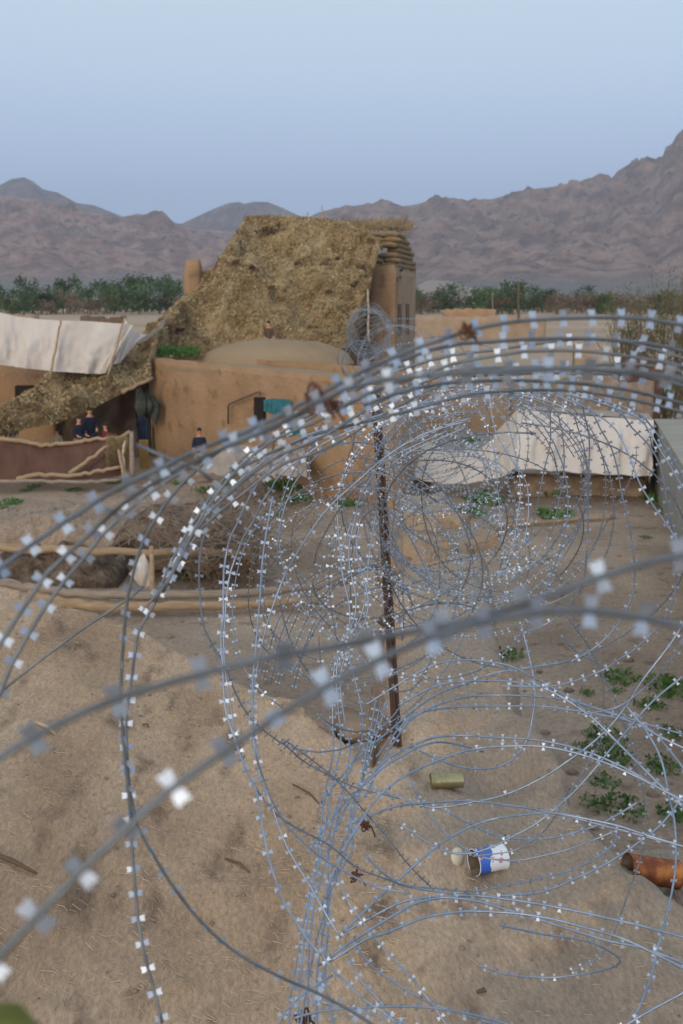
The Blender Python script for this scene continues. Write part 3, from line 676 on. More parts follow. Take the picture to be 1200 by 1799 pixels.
# rags / dark holes in the net as garnish patches
for k, (a, b, s) in enumerate([(.70, .10, .9), (.76, .33, .7), (.79, .42, .5), (.745, .40, .55), (.83, .30, .4), (.86, .34, .4), (.885, .62, .35), (.66, .52, .4), (.62, .40, .35), (.80, .62, .3), (.90, .45, .5), (.47, .72, 1.0), (.49, .80, .8), (.69, .62, .35)]):
    mb = MB(); c = netp(a, b); rr = random.Random(k)
    s *= rr.uniform(.35, 1.1); sl2 = rr.uniform(-.5, .5)
    for i in range(int(40 * s) + 8):
        gx = rr.gauss(0, .33); p = c + Vector((gx * s, -.22 + rr.uniform(-.05, .05), rr.gauss(0, .11) * s + .05 + gx * sl2 * s)); d = Vector((rr.gauss(0, 1), rr.gauss(-1, .5), rr.gauss(0, 1))).normalized(); e = d.orthogonal().normalized(); g_ = d.cross(e); q_ = .13 * rr.uniform(.5, 1.2)
        mb.add([p - e * q_, p + g_ * q_ * .5, p + e * q_, p - g_ * q_ * .5], [(0, 1, 2, 3)])
    mb.build('dark_patch', M['netdark'], net)
# brushwood on top of the tower
mb = MB(); rnd = random.Random(91)
for i in range(1500):
    p = P(rnd.uniform(600, 722), 396 + rnd.gauss(0, 5) + (6 if rnd.random() < .3 else 0), 52.5 + rnd.uniform(-.6, 2.5)); d = Vector((rnd.gauss(0, 1), rnd.gauss(0, .5), rnd.gauss(.25, .4))).normalized(); e = d.orthogonal().normalized() * .02; g_ = d.cross(e); s = rnd.uniform(.15, .5)
    mb.add([p - e, p + e, p + g_, p + d * s], [(0, 1, 3), (1, 2, 3), (2, 0, 3)])
o = mb.build('dry_brush', M['net']); tag(o, 'dry brush heaped along the top right edge of the netted tower', 'brush', kind='stuff')
# poles
def pole(name, pts, r_, m, label, cat='pole', n=7, group=None):
    pts = [Vector(p) for p in pts]; mb = MB()
    q = []
    for i in range(len(pts) - 1):
        k = 6
        for j in range(k): q.append(pts[i].lerp(pts[i + 1], j / k) + Vector((mn.noise(pts[i] * .3 + Vector((j, 0, 0))), 0, mn.noise(Vector((0, j * 1.3, pts[i].x)))) ) * r_ * .8 * (1 if (i + j) else 0))
    q.append(pts[-1])
    rad = [r_ * (1 - .25 * i / len(q)) for i in range(len(q))]
    mb.tube(q, rad, n); o = mb.build(name, M[m], None, True); return tag(o, label, cat, group)
pole('wooden_pole', [P(648, 600, 46), P(646, 508, 46)], .05, 'straw', 'pale upright pole at the right edge of the camouflage net')
pole('net_pole', [P(458, 592, 44), P(460, 560, 44)], .03, 'wood', 'short stick propping the net beside the dark-haired head')
pole('net_pole', [P(572, 392, 50), P(565, 362, 50)], .03, 'wood', 'thin stick poking up from the top of the net')
pole('net_pole', [P(541, 388, 50), P(540, 372, 50)], .03, 'wood', 'short stub of a stick on the crest of the net')
pole('utility_pole', [PY(911, 566, 130), PY(911, 498, 130)], .16, 'wood_dark', 'tall dark pole standing on the plain right of the tower')
pole('utility_pole', [PY(866, 552, 220), PY(865, 515, 220)], .12, 'wood_grey', 'thin distant pole left of the tall dark pole')

# ---- left white screen and building
cloth('white_screen', M['white_cloth'], [(-60, 545, 37.5), (0, 549, 38), (30, 556, 38), (70, 561, 38), (105, 563, 38), (150, 564, 38.2), (220, 569, 38.5), (234, 571, 38.6)], [(-60, 635, 37.5), (0, 641, 37.6), (30, 645, 37.6), (70, 650, 37.7), (105, 653, 37.8), (150, 656, 38), (175, 657, 38.2), (188, 655, 38.3)], 'long white canvas sheet hung as a screen at the left', 'canvas screen', 90, 30, .13, .1, seed=1)
cloth('white_screen', M['white_cloth'], [(219, 558, 39.2), (228, 575, 39.2), (245, 587, 39.6), (262, 587, 40), (280, 572, 40.4), (300, 545, 41)], [(200, 640, 38.4), (211, 637, 38.6), (222, 624, 39), (238, 606, 39.5), (258, 598, 40.1), (284, 577, 40.8)], 'small white canvas flap sagging between the long screen and the net', 'canvas screen', 40, 20, .12, .05, seed=4)
pole('screen_pole', [P(88, 662, 37.3), P(98, 610, 37.45), P(107, 563, 37.6)], .045, 'wood', 'slanting wooden pole holding the long white screen')
pole('screen_pole', [P(190, 660, 37.9), P(207, 600, 38.1), P(219, 557, 38.3)], .04, 'wood', 'thin wooden pole at the right end of the long white screen')
low = thing('mud_building', PY(0, 790, 40), 'low mud building with a dark square window under the white screen', 'building'); low.location.z = 0
mb = MB(); wall_quad(mb, (P(-120, 628, 39.5), P(250, 664, 41), G(250, 830, 0) * 1.0 + Vector((0, 0, 0)), Vector((P(-120, 628, 39.5).x, P(-120, 628, 39.5).y, 0))), .5, 30, 14, .04, seed=11)
mb.v = []; mb.f = []; mb.m = []
a1 = P(-120, 630, 39.5); a2 = P(92, 652, 40.2); wall_quad(mb, (a1, a2, top(a2, 0), top(a1, 0)), .5, 30, 14, .03, seed=11)
kid(mb, 'wall', M['adobe'], low, True)
mb = MB(); q = [P(26, 678, 39.5), P(55, 678, 39.6), P(56, 703, 39.6), P(26, 714, 39.5)]; mb.add(q + [p + Vector((0, .35, 0)) for p in q], [(3, 2, 1, 0), (0, 1, 5, 4), (1, 2, 6, 5), (2, 3, 7, 6), (3, 0, 4, 7)]); kid(mb, 'window', M['dark'], low)
# dark sheet added to stand in for the deep shadow under the net
cloth('shade_sheet', M['netdark'], [(30, 730, 40.9), (110, 700, 41.2), (200, 690, 41.2), (262, 655, 41.2), (275, 640, 41.2)], [(40, 800, 40.9), (120, 800, 40.9), (200, 800, 40.9), (262, 800, 41), (275, 800, 41)], 'dark brown sheet added for the deep shadow below the net', 'cloth', 40, 14, .2, 0, seed=9)
pole('roof_beam', [P(215, 690, 38.2), P(268, 664, 39.2)], .07, 'wood', 'pale timber beam sticking out under the net beside the house corner')
# fence
cloth('brown_fence', M['brown_cloth'], [(-50, 778, 34), (0, 772, 34.2), (45, 777, 34.4), (75, 783, 34.5), (120, 778, 34.6), (165, 772, 34.7), (215, 768, 34.8)], [(-50, 848, 33.4), (0, 845, 33.5), (45, 844, 33.6), (75, 843, 33.6), (120, 843, 33.7), (165, 842, 33.7), (215, 836, 33.9)], 'dark brown cloth fence in front of the people at the left', 'fence', 80, 16, .08, 0, seed=3)
pole('fence_rail', [P(-40, 777, 34.1), P(0, 771, 34.2), P(45, 776, 34.3), P(75, 783, 34.4), P(120, 779, 34.5), P(165, 772, 34.6), P(212, 768, 34.7)], .075, 'wood', 'bent wooden rail along the top of the brown cloth fence')
pole('wooden_pole', [P(122, 832, 33.4), P(175, 795, 33.9), P(228, 758, 34.3)], .07, 'wood', 'long slanting branch leaning on the brown fence')
pole('wooden_pole', [P(30, 842, 33.2), P(60, 834, 33.2), P(120, 836, 33.3), P(165, 830, 33.3), P(212, 820, 33.4)], .07, 'wood', 'crooked branch lying along the foot of the brown fence')
pole('wooden_pole', [P(-20, 846, 33.0), P(60, 845, 33.0), P(150, 848, 33.0), P(212, 842, 33.2)], .06, 'wood_grey', 'second, greyer pole on the ground below the crooked branch')
pole('fence_post', [P(232, 838, 33.6), P(231, 758, 33.6)], .09, 'wood_grey', 'upright grey post at the right end of the brown fence')
pole('fence_post', [P(222, 848, 33.4), P(215, 800, 33.5), P(220, 775, 33.6)], .06, 'straw', 'pale crooked stake beside the grey post')
pole('fence_post', [P(218, 840, 33.2), P(208, 790, 33.4)], .05, 'wood', 'thin brown stake leaning left of the grey post')
mb = MB(); rnd = random.Random(31)
for i in range(900):
    p = P(rnd.uniform(188, 226), rnd.uniform(772, 826), 33.9 + rnd.uniform(-.15, .25)); d = Vector((rnd.gauss(0, .5), rnd.gauss(0, .2), 1)).normalized(); s = rnd.uniform(.08, .3); e = d.orthogonal().normalized() * .012; g_ = d.cross(e)
    mb.add([p - e, p + e, p + g_, p + d * s], [(0, 1, 3), (1, 2, 3), (2, 0, 3)])
o = mb.build('brushwood_gate', M['net']); tag(o, 'gate of dry brushwood at the right end of the brown fence', 'gate')
cloth('hanging_coat', M['navy'], [(241, 735, 36), (248, 728, 36), (256, 732, 36), (262, 742, 36)], [(240, 776, 35.9), (246, 779, 35.9), (255, 779, 35.9), (266, 800, 35.9)], 'dark blue garment hanging at the left corner of the mud house', 'garment', 20, 14, .12, 0, seed=8)
mb = MB(); mb.box(P(253, 798, 35.4), (.30, .06, .95)); o = mb.build('board', M['ochre']); tag(o, 'ochre yellow board standing below the dark blue garment', 'board')
blobm = MB(); blob(blobm, (0, 0, 0), .6, (.6, .4, 1.2), n=40, amp=1.3, seed=3); o = blobm.build('bundle', M['blue_grey'], None, True); o.location = P(256, 712, 39.5); tag(o, 'grey-green bundle hung in the shade at the house corner', 'bundle')
# pale sheet in front of the house, cloths on wire
cloth('pale_sheet', M['pink_cloth'], [(358, 805, 33), (385, 784, 33.3), (430, 782, 33.5), (470, 790, 33.4), (500, 778, 33.2), (535, 790, 33)], [(345, 832, 31), (400, 836, 31), (440, 832, 31), (480, 836, 31), (510, 838, 31), (540, 836, 31)], 'pale sheet spread low in front of the mud house', 'sheet', 80, 24, .34, -.25, seed=5)
pole('wooden_pole', [G(345, 845, .1), G(470, 832, .15)], .05, 'wood_grey', 'thin grey pole lying at the foot of the pale sheet')
cloth('teal_cloth', M['teal'], [(463, 702, 33.6), (480, 700, 33.6), (510, 702, 33.5)], [(463, 722, 33.6), (480, 728, 33.6), (510, 735, 33.5)], 'blue-green cloth hanging beside the dark window of the house', 'cloth', 20, 10, .06, 0, seed=2)
cloth('teal_cloth', M['teal'], [(500, 754, 32), (515, 748, 32), (530, 738, 32)], [(500, 768, 32), (515, 767, 32), (530, 760, 32)], 'small teal cloth lower down in front of the house', 'cloth', 16, 8, .05, 0, seed=6)
pole('stake', [P(480, 800, 32), P(480, 765, 32)], .045, 'wood_dark', 'short dark stake in front of the house below the teal cloths')

# ---- ruin, logs and brush heap (left middle)
def lumpy(name, u0, u1, v0, d, depth, h, m, label, cat, seed=0, zb=0):
    a = P(u0, v0, d); b = P(u1, v0, d); mb = MB()
    def f(s, t_):
        th = t_ * math.pi; x = lerp(a.x, b.x, s); e = min(1, math.sin(s * math.pi) ** .35)
        hh = (a.z - zb) * e * (1 + .16 * mn.fractal(Vector((x * .9, t_ * 3, seed)), .8, 2, 4))
        y = a.y + depth * .5 - math.cos(th) * depth * .5
        return Vector((x, y + .2 * mn.fractal(Vector((x, t_ * 4, seed)), .8, 2, 4), zb - .05 + hh * (math.sin(th) ** .45) + .10 * e * mn.fractal(Vector((x * 2.6, t_ * 9, seed)), .6, 2.2, 5)))
    mb.grid(f, 160, 50); o = mb.build(name, M[m], None, True); return tag(o, label, cat)
lumpy('earth_bank', 190, 450, 898, 24.0, 2.2, .8, 'darkearth', 'brown matted brush and soil bank above the upper log', 'bank', 2, .35)
lumpy('earth_bank', -60, 205, 970, 22.4, 1.3, .5, 'darkearth', 'dark stony bank between the two log rails at the far left', 'bank', 6)
lumpy('earth_bank', -60, 230, 912, 26, 3.0, .4, 'ground', 'low grey-brown earth ridge above the upper log', 'bank', 9)
pole('log', [P(-60, 960, 22.6), P(60, 965, 22.6), P(230, 970, 22.8), P(440, 970, 23)], .095, 'wood', 'long pale upper log spanning over the dark gap')
mb = MB(); mb.box(P(345, 983, 23.4), (2.6, .9, .22)); mb.box(P(345, 984, 24.2) , (2.4, .5, .5))  # dark boxes added to give the shade in the gap under the log
o = mb.build('under_log_shade', M['netdark']); tag(o, 'dark block added for the shade directly beneath the upper log', 'shade block')
pole('log', [P(-60, 1020, 20.6), P(0, 1024, 20.6), P(60, 1035, 20.6), P(150, 1045, 20.6), P(300, 1047, 20.7), P(430, 1042, 20.8), P(560, 1030, 21), P(610, 1020, 21)], .10, 'wood_grey', 'grey weathered log, upper one of the lower pair')
pole('log', [P(50, 1048, 20.5), P(110, 1058, 20.5), P(180, 1066, 20.5), P(300, 1066, 20.6), P(430, 1062, 20.7), P(560, 1055, 20.9)], .11, 'wood', 'brown log lying under the grey weathered log')
pole('prop_post', [P(268, 1095, 20.9), P(266, 960, 21.2)], .06, 'wood', 'upright prop behind the lower log pair beside the white bag')
mb = MB(); blob(mb, (0, 0, 0), .25, (.8, .6, 1.15), n=48, amp=1.1, seed=12); o = mb.build('white_bag', M['white_cloth'], None, True); o.location = P(254, 1006, 21.6); tag(o, 'crumpled white bag hanging by the prop post over the logs', 'bag')
mb = MB(); rnd = random.Random(77)
def twig(mb, p, L_, r_, rnd):
    d = Vector((rnd.gauss(0, 1), rnd.gauss(0, .6), rnd.gauss(.3, .6))).normalized(); q = p + d * L_ * .5 + Vector((rnd.gauss(0, .06), 0, rnd.gauss(0, .06))); e = p + d * L_
    mb.tube([p, q, e], [r_, r_ * .7, r_ * .3], 4)
for i in range(800):
    u = rnd.gauss(400, 75); v = rnd.gauss(940, 32)
    p = P(u, min(max(v, 870), 1005), 22.5 + rnd.uniform(-.3, 1.0)); twig(mb, p, rnd.uniform(.25, .8), rnd.uniform(.006, .013), rnd)
o = mb.build('brush_heap', M['brush']); tag(o, 'heap of dry bare twigs behind the wire at the centre left', 'brush heap')
mb = MB(); rnd = random.Random(78)
for i in range(160):
    u = rnd.uniform(330, 450); v = rnd.uniform(990, 1040); twig(mb, P(u, v, 21.9 + rnd.uniform(-.2, .5)), rnd.uniform(.2, .5), rnd.uniform(.006, .012), rnd)
o = mb.build('brush_heap', M['wood_dark']); tag(o, 'dark dead twigs standing between the log rails', 'brush heap')

# ---- right middle ground: white tent, sagging cloth, trough, ruins
zt = 34.0
tent = thing('canvas_tent', G(1025, 838, 0), 'white canvas shelter with straight walls on the ground right of centre', 'tent')
def tentpart(name, U_, L_, m, fold, seed, nu=50):
    o = cloth(name, M[m], U_, L_, None, None, nu, 20, fold, 0, seed=seed); inv = Vector(tent.location)
    for v_ in o.data.vertices: v_.co -= inv
    o.parent = tent; return o
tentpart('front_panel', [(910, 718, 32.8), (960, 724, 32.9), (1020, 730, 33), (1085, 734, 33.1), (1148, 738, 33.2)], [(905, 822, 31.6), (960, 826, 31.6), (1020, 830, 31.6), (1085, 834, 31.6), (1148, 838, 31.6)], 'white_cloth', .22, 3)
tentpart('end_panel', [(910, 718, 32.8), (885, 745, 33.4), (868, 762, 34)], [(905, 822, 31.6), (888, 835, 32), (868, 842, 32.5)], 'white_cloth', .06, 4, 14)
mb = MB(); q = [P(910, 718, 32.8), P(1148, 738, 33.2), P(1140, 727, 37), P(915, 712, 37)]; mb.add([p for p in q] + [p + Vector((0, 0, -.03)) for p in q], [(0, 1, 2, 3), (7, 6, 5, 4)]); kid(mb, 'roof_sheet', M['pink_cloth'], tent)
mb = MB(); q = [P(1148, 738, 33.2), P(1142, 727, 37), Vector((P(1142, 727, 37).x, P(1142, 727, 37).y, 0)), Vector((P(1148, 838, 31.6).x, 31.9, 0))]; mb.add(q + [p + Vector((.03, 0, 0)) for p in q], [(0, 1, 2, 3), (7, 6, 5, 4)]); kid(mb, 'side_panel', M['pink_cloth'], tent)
cloth('sagging_cloth', M['white_cloth'], [(735, 764, 34), (752, 775, 34), (780, 787, 34), (815, 792, 34), (845, 788, 34), (868, 770, 34), (905, 730, 33.6)], [(728, 838, 32.6), (752, 846, 32.6), (780, 850, 32.6), (815, 850, 32.6), (845, 846, 32.6), (868, 840, 32.5), (903, 830, 32.2)], 'pale cloth screen sagging between the house and the white tent', 'cloth screen', 60, 20, .13, .05, seed=7)
mb = MB(); mb.add([G(770, 792, .03), G(905, 792, .03), G(905, 738, .03), G(800, 734, .03)], [(0, 1, 2, 3)])
o = mb.build('gravel_patch', M['greygravel']); tag(o, kind='structure')
# low tan base wall under tent
mb = MB(); a1 = P(905, 822, 32.2); a2 = P(1150, 835, 32.2); a1.z = .75; a2.z = .75
wall_quad(mb, (Vector((a1.x, 32.7, .7)), Vector((a2.x, 32.7, .6)), Vector((a2.x, 32.5, -.05)), Vector((a1.x, 32.5, -.05))), .3, 20, 4, .03, seed=15)
o = mb.build('mud_kerb', M['stone'], None, True); tag(o, 'low brown mud kerb under the white tent wall', 'wall')
# trough / concrete
T1 = G(1149, 736, 2.1); T2 = G(1215, 842, 2.1); dr = (T2 - T1); wv_ = Vector((6, 0, 0))
mb = MB(); q = [T1, T2 + dr * 1.0, T2 + dr * 1.0 + wv_, T1 + wv_]
mb.add(q + [top(p, 0) for p in q], [(0, 1, 2, 3), (0, 4, 5, 1), (1, 5, 6, 2), (2, 6, 7, 3), (3, 7, 4, 0)])
o = mb.build('concrete_wall', M['concrete']); tag(o, 'low flat-topped greyish wall running along the right edge', 'wall')
# distant ruins
def ruin(u0, u1, vt, vb, d, m, label, thick=.5, name='mud_wall', seed=0):
    a = PY(u0, vt, d); b = PY(u1, vt, d); mb = MB()
    wall_quad(mb, (a, b, top(b, -.05), top(a, -.05)), thick, 30, 8, .06, seed=seed, toplump=.3)
    o = mb.build(name, M[m], None, True); return tag(o, label, 'wall')
ruin(780, 872, 543, 560, 210, 'adobe', 'distant low mud ruin on the plain right of the tower', 2, seed=1)
ruin(728, 960, 556, 575, 140, 'adobe_pale', 'long low mud bank crossing the plain behind the tower', 2, seed=2)
ruin(1012, 1042, 606, 700, 47, 'adobe_pale', 'tan ruined wall piece behind the razor wire crest', .6, seed=3)
ruin(1095, 1165, 622, 648, 46, 'brown_cloth', 'dark red-brown wall piece at the right behind the wire', .5, seed=4)
ruin(730, 900, 662, 735, 48, 'adobe_pale', 'pale mud yard wall right of the tower foot', .5, seed=5)
ruin(900, 1150, 672, 740, 43, 'stone', 'low tan wall behind the white tent', .5, seed=6)
ruin(-200, 60, 553, 560, 120, 'adobe_pale', 'low bank on the plain behind the left screen', 2, seed=7)
ruin(140, 215, 557, 562, 80, 'wood_dark', 'dark low heap on the plain above the left screen', 1.5, 'earth_heap', seed=8)
pole('wooden_pole', [G(870, 925, .06), G(1000, 914, .06), G(1080, 909, .06)], .06, 'wood', 'long pale stick lying on the sand below the white tent')

# wood block and stones on far end of mud wall
mb = MB(); mb.box((0, 0, 0), (.32, .16, .13), Matrix.Rotation(.35, 3, 'Z') @ Matrix.Rotation(-.3, 3, 'Y'), jit=.015)
o = mb.build('wood_block', M['wood'], None); o.location = P(855, 957, 9.3); tag(o, 'broken yellow-brown wooden block on the far end of the mud wall', 'wood block')
for k, (u, v, d, s, lb) in enumerate([(775, 935, 10.5, .32, 'tan lump of mud wall inside the far wire rings'), (735, 985, 9.3, .3, 'broken tan clod left of the wooden block'), (700, 1000, 9.2, .22, 'smaller clod beside the steel post'), (640, 1275, 5.6, .13, 'dark rag-like lump at the foot of the steel post'), (750, 1100, 8.2, .25, 'dark stone in the gap behind the steel post')]):
    mb = MB(); blob(mb, (0, 0, 0), s, (1.2, .8, .7), n=18, amp=.9, seed=k); o = mb.build('clod', M['stone' if k > 2 else 'adobe_pale'], None, True); o.location = P(u, v, d); tag(o, lb, 'clod')

# ---- cans
def cyl(mb, p0, p1, r_, n=28, mi=0, r2=None, caps=(True, True)):
    p0 = Vector(p0); p1 = Vector(p1); r2 = r2 or r_; t_ = (p1 - p0).normalized(); a = t_.orthogonal().normalized(); b = t_.cross(a)
    vs = [p + (a * math.cos(2 * math.pi * k / n) + b * math.sin(2 * math.pi * k / n)) * rr for p, rr in ((p0, r_), (p1, r2)) for k in range(n)]
    fs = [(k, (k + 1) % n, n + (k + 1) % n, n + k) for k in range(n)]
    if caps[0]: fs.append(tuple(range(n))[::-1])
    if caps[1]: fs.append(tuple(range(n, 2 * n)))
    mb.add(vs, fs, mi)
def can(name, pL, pR, r_, m, label, open_left=True, ribs=0, endm=None, rimm=None):
    """lying can from pL to pR"""
    root = thing(name, (pL + pR) / 2, label, 'can')
    t_ = (pR - pL).normalized()
    b = MB(); n = 36; a = t_.orthogonal().normalized(); bb = t_.cross(a); Lh = (pR - pL).length; st = 24
    for side, rr0 in ((0, r_), (1, r_ * .96)):
        vs = []; 
        for j in range(st + 1):
            rr = rr0 * (1 + (.015 * math.sin(j / st * ribs * 2 * math.pi) if ribs else 0) - (.02 if .1 < j / st < .9 and not ribs else 0))
            for k in range(n):
                th = 2 * math.pi * k / n; dent = 1 - .05 * max(0, mn.noise(Vector((math.cos(th) * 1.5, math.sin(th) * 1.5, j / st * 2 + r_ * 50))))
                vs.append(pL + t_ * Lh * j / st + (a * math.cos(th) + bb * math.sin(th)) * rr * dent)
        fs = [(j * n + k, (j + 1) * n + k, (j + 1) * n + (k + 1) % n, j * n + (k + 1) % n) for j in range(st) for k in range(n)]
        b.add(vs, fs, side)
    kid(b, 'body', [M[m] if isinstance(m, str) else m, M['tin_in']], root, True)
    e = MB(); cyl(e, pR - t_ * .004, pR - t_ * .002, r_ * .97, n); kid(e, 'base', M[endm or 'tin_in'], root, False)
    if not open_left:
        e = MB(); cyl(e, pL + t_ * .003, pL + t_ * .005, r_ * .97, n); kid(e, 'lid', M[endm or 'tin_in'], root)
    for q in (pL, pR):
        e = MB(); ring = [q + (a * math.cos(2 * math.pi * k / n) + bb * math.sin(2 * math.pi * k / n)) * r_ * 1.015 for k in range(n + 1)]
        e.tube(ring, r_ * .035, 6, cap=False); kid(e, 'rim', M[rimm or m] if isinstance(rimm or m, str) else M['white_paint'], root, True)
    return root
def lay(u, v, r_, z=3.8):
    p = G(u, v, z + r_); p.z = roofz(p.x, p.y) + r_ * .9; return p
pl = lay(757, 1369, .036); pr = lay(812, 1367, .036); z_ = roofz((pl.x + pr.x) / 2, pl.y) + .032; pl.z = pr.z = z_
can('food_can', pl, pr, .036, 'brass', 'small brass-coloured can lying on the mud wall above the blue and white one', False, 5, 'brass', 'brass')
# blue & white painted can
bw = bpy.data.materials.new('blue_white_label'); bw.use_nodes = True; t = bw.node_tree; b_ = t.nodes['Principled BSDF']; b_.inputs['Roughness'].default_value = .45
tcn = t.nodes.new('ShaderNodeTexCoord'); s1 = t.nodes.new('ShaderNodeSeparateXYZ'); t.links.new(tcn.outputs['Object'], s1.inputs[0])
nz = t.nodes.new('ShaderNodeTexNoise'); nz.inputs['Scale'].default_value = 18; nz.inputs['Detail'].default_value = 1; t.links.new(tcn.outputs['Object'], nz.inputs[0])
ad = t.nodes.new('ShaderNodeMath'); ad.operation = 'MULTIPLY_ADD'; ad.inputs[1].default_value = .09; t.links.new(nz.outputs[0], ad.inputs[0]); t.links.new(s1.outputs['X'], ad.inputs[2])
rp2 = t.nodes.new('ShaderNodeValToRGB'); rp2.color_ramp.interpolation = 'CONSTANT'
mr = t.nodes.new('ShaderNodeMapRange'); mr.inputs[1].default_value = -.045; mr.inputs[2].default_value = .135; t.links.new(ad.outputs[0], mr.inputs[0]); t.links.new(mr.outputs[0], rp2.inputs[0])
E = rp2.color_ramp.elements; E[0].position = 0; E[0].color = (.03, .09, .42, 1); E[1].position = .52; E[1].color = (.66, .68, .72, 1)
e = E.new(.05); e.color = (.04, .12, .50, 1)
lt = t.nodes.new('ShaderNodeMath'); lt.operation = 'COMPARE'; lt.inputs[1].default_value = -.051; lt.inputs[2].default_value = .0022; t.links.new(s1.outputs['X'], lt.inputs[0])
mm = t.nodes.new('ShaderNodeMix'); mm.data_type = 'RGBA'; t.links.new(lt.outputs[0], mm.inputs[0]); t.links.new(rp2.outputs[0], mm.inputs[6]); mm.inputs[7].default_value = (.8, .82, .85, 1)
n5 = t.nodes.new('ShaderNodeTexNoise'); n5.inputs['Scale'].default_value = 30; t.links.new(tcn.outputs['Object'], n5.inputs[0]); g5 = t.nodes.new('ShaderNodeMath'); g5.operation = 'GREATER_THAN'; g5.inputs[1].default_value = .64; t.links.new(n5.outputs[0], g5.inputs[0])
m5 = t.nodes.new('ShaderNodeMix'); m5.data_type = 'RGBA'; t.links.new(g5.outputs[0], m5.inputs[0]); t.links.new(mm.outputs[2], m5.inputs[6]); m5.inputs[7].default_value = (.55, .25, .25, 1)
t.links.new(m5.outputs[2], b_.inputs['Base Color']); M['bw'] = bw
pl = lay(833, 1513, .052); pr = lay(884, 1505, .052); pl.z = pr.z = roofz(pl.x, pl.y) + .047; pr.y += .015
can('painted_can', pl, pr, .050, 'bw', 'open blue and white can lying on its side on the mud wall', True, 0, 'white_paint', 'white_paint')
mb = MB(); lp = lay(806, 1518, .01); n = 24
vs = [Vector((0, 0, .012))] + [Vector((math.cos(2 * math.pi * k / n) * .042, math.sin(2 * math.pi * k / n) * .042, 0)) for k in range(n)] + [Vector((math.cos(2 * math.pi * k / n) * .044, math.sin(2 * math.pi * k / n) * .044, -.008)) for k in range(n)]
mb.add(vs, [(0, 1 + k, 1 + (k + 1) % n) for k in range(n)] + [(1 + k, 1 + n + k, 1 + n + (k + 1) % n, 1 + (k + 1) % n) for k in range(n)])
o = mb.build('lid', M['plastic'], None, True); o.location = lp + Vector((0, .01, .022)); o.rotation_euler = (R(68), R(20), R(35)); o.scale = (.8, .8, .8); tag(o, 'cream plastic lid beside the open end of the blue and white can', 'lid')
pl = P(1102, 1524, 4.10); pr = P(1190, 1537, 4.14)
can('rusty_can', pl, pr, .053, 'rust', 'big rusty can lying at the right edge of the mud wall', True, 6, 'rust', 'rust')
# ledge under rusty can
mb = MB()
def ledge(a, b):
    x = lerp(1.05, 2.6, a); y = lerp(3.0, 4.3, b); e = min(1, min(a, 1 - a) * 5, min(b, 1 - b) * 4)
    return Vector((x, y, (3.785 + .012 * fbm(x, y, 3)) * (1 if e > 0 else 0) - .12 * (1 - sm(e))))
mb.grid(ledge, 50, 44); o = mb.build('mud_ledge', M['roofmud'], None, True); tag(o, 'lower mud ledge carrying the rusty can at the right edge', 'ledge')
# scrap on the roof
def chip(u, v, L_, a, r_, m, name, label, cat):
    p = G(u, v, 3.82); p.z = roofz(p.x, p.y) + r_; d = Vector((math.cos(a), math.sin(a), 0)) * L_ / 2
    q0 = p - d; q1 = p + d; q0.z = roofz(q0.x, q0.y) + r_; q1.z = roofz(q1.x, q1.y) + r_
    mb = MB(); mb.tube([q0, p + Vector((.01, .006, .004)), q1], [r_ * .6, r_, r_ * .5], 6); o = mb.build(name, M[m], None, True); tag(o, label, cat)
chip(540, 1392, .26, -1.0, .005, 'wood_dark', 'twig', 'straight dark twig on the mud roof left of the wire bundle', 'twig')
chip(417, 1515, .14, -.7, .006, 'wood_dark', 'twig', 'short bent brown twig in the middle of the mud roof', 'twig')
chip(85, 1370, .10, -.3, .010, 'straw', 'wood_chip', 'pale wood chip on the upper left of the mud roof', 'wood chip')
chip(257, 1311, .035, -.3, .006, 'wood_dark', 'wood_chip', 'dark chip near the strand at the left', 'wood chip')
chip(20, 1600, .22, -.2, .010, 'wood_dark', 'wood_chip', 'dark stick piece at the left edge of the mud roof', 'wood chip')
chip(846, 1733, .03, 0, .008, 'wood_dark', 'wood_chip', 'dark clod on the pale mud below the blue and white can', 'clod')
chip(932, 1153, .12, 0, .02, 'white_cloth', 'paper_scrap', 'white scrap beyond the mud wall', 'scrap')
# olive strap bottom left
mb = MB(); c0 = P(-25, 1850, .55); blob(mb, (0, 0, 0), .027, (1.3, 1, .75), n=24, amp=.2, seed=2); o = mb.build('sandbag', M['green_plastic'], None, True); o.location = c0; tag(o, 'olive blurred sandbag corner at the bottom left of the frame', 'sandbag')

# ---- steel post
pb = G(698, 1312, 3.8); pt_ = P(660, 690, 5.5)
root = thing('steel_post', pb, 'rusty brown steel picket post standing in the wire coil', 'post')
mb = MB(); dirp = (pt_ - pb); n_ = dirp.normalized(); sx1 = n_.cross(Vector((0, 1, 0))).normalized(); sy1 = n_.cross(sx1)
def prof(q): return [q + sx1 * a + sy1 * b for a, b in ((-.024, -.003), (.024, -.003), (.024, .003), (.003, .003), (.003, .028), (-.003, .028), (-.003, .003), (-.024, .003))]
p0_ = pb - n_ * .2; vs = prof(p0_) + prof(pt_); mb.add(vs, [(k, (k + 1) % 8, 8 + (k + 1) % 8, 8 + k) for k in range(8)] + [tuple(range(8, 16))])
kid(mb, 'shaft', M['post'], root)
mb = MB()
for k in range(9): mb.box(pb + dirp * (.08 + .1 * k) - sy1 * .006, (.026, .010, .012))
kid(mb, 'studs', M['post'], root)

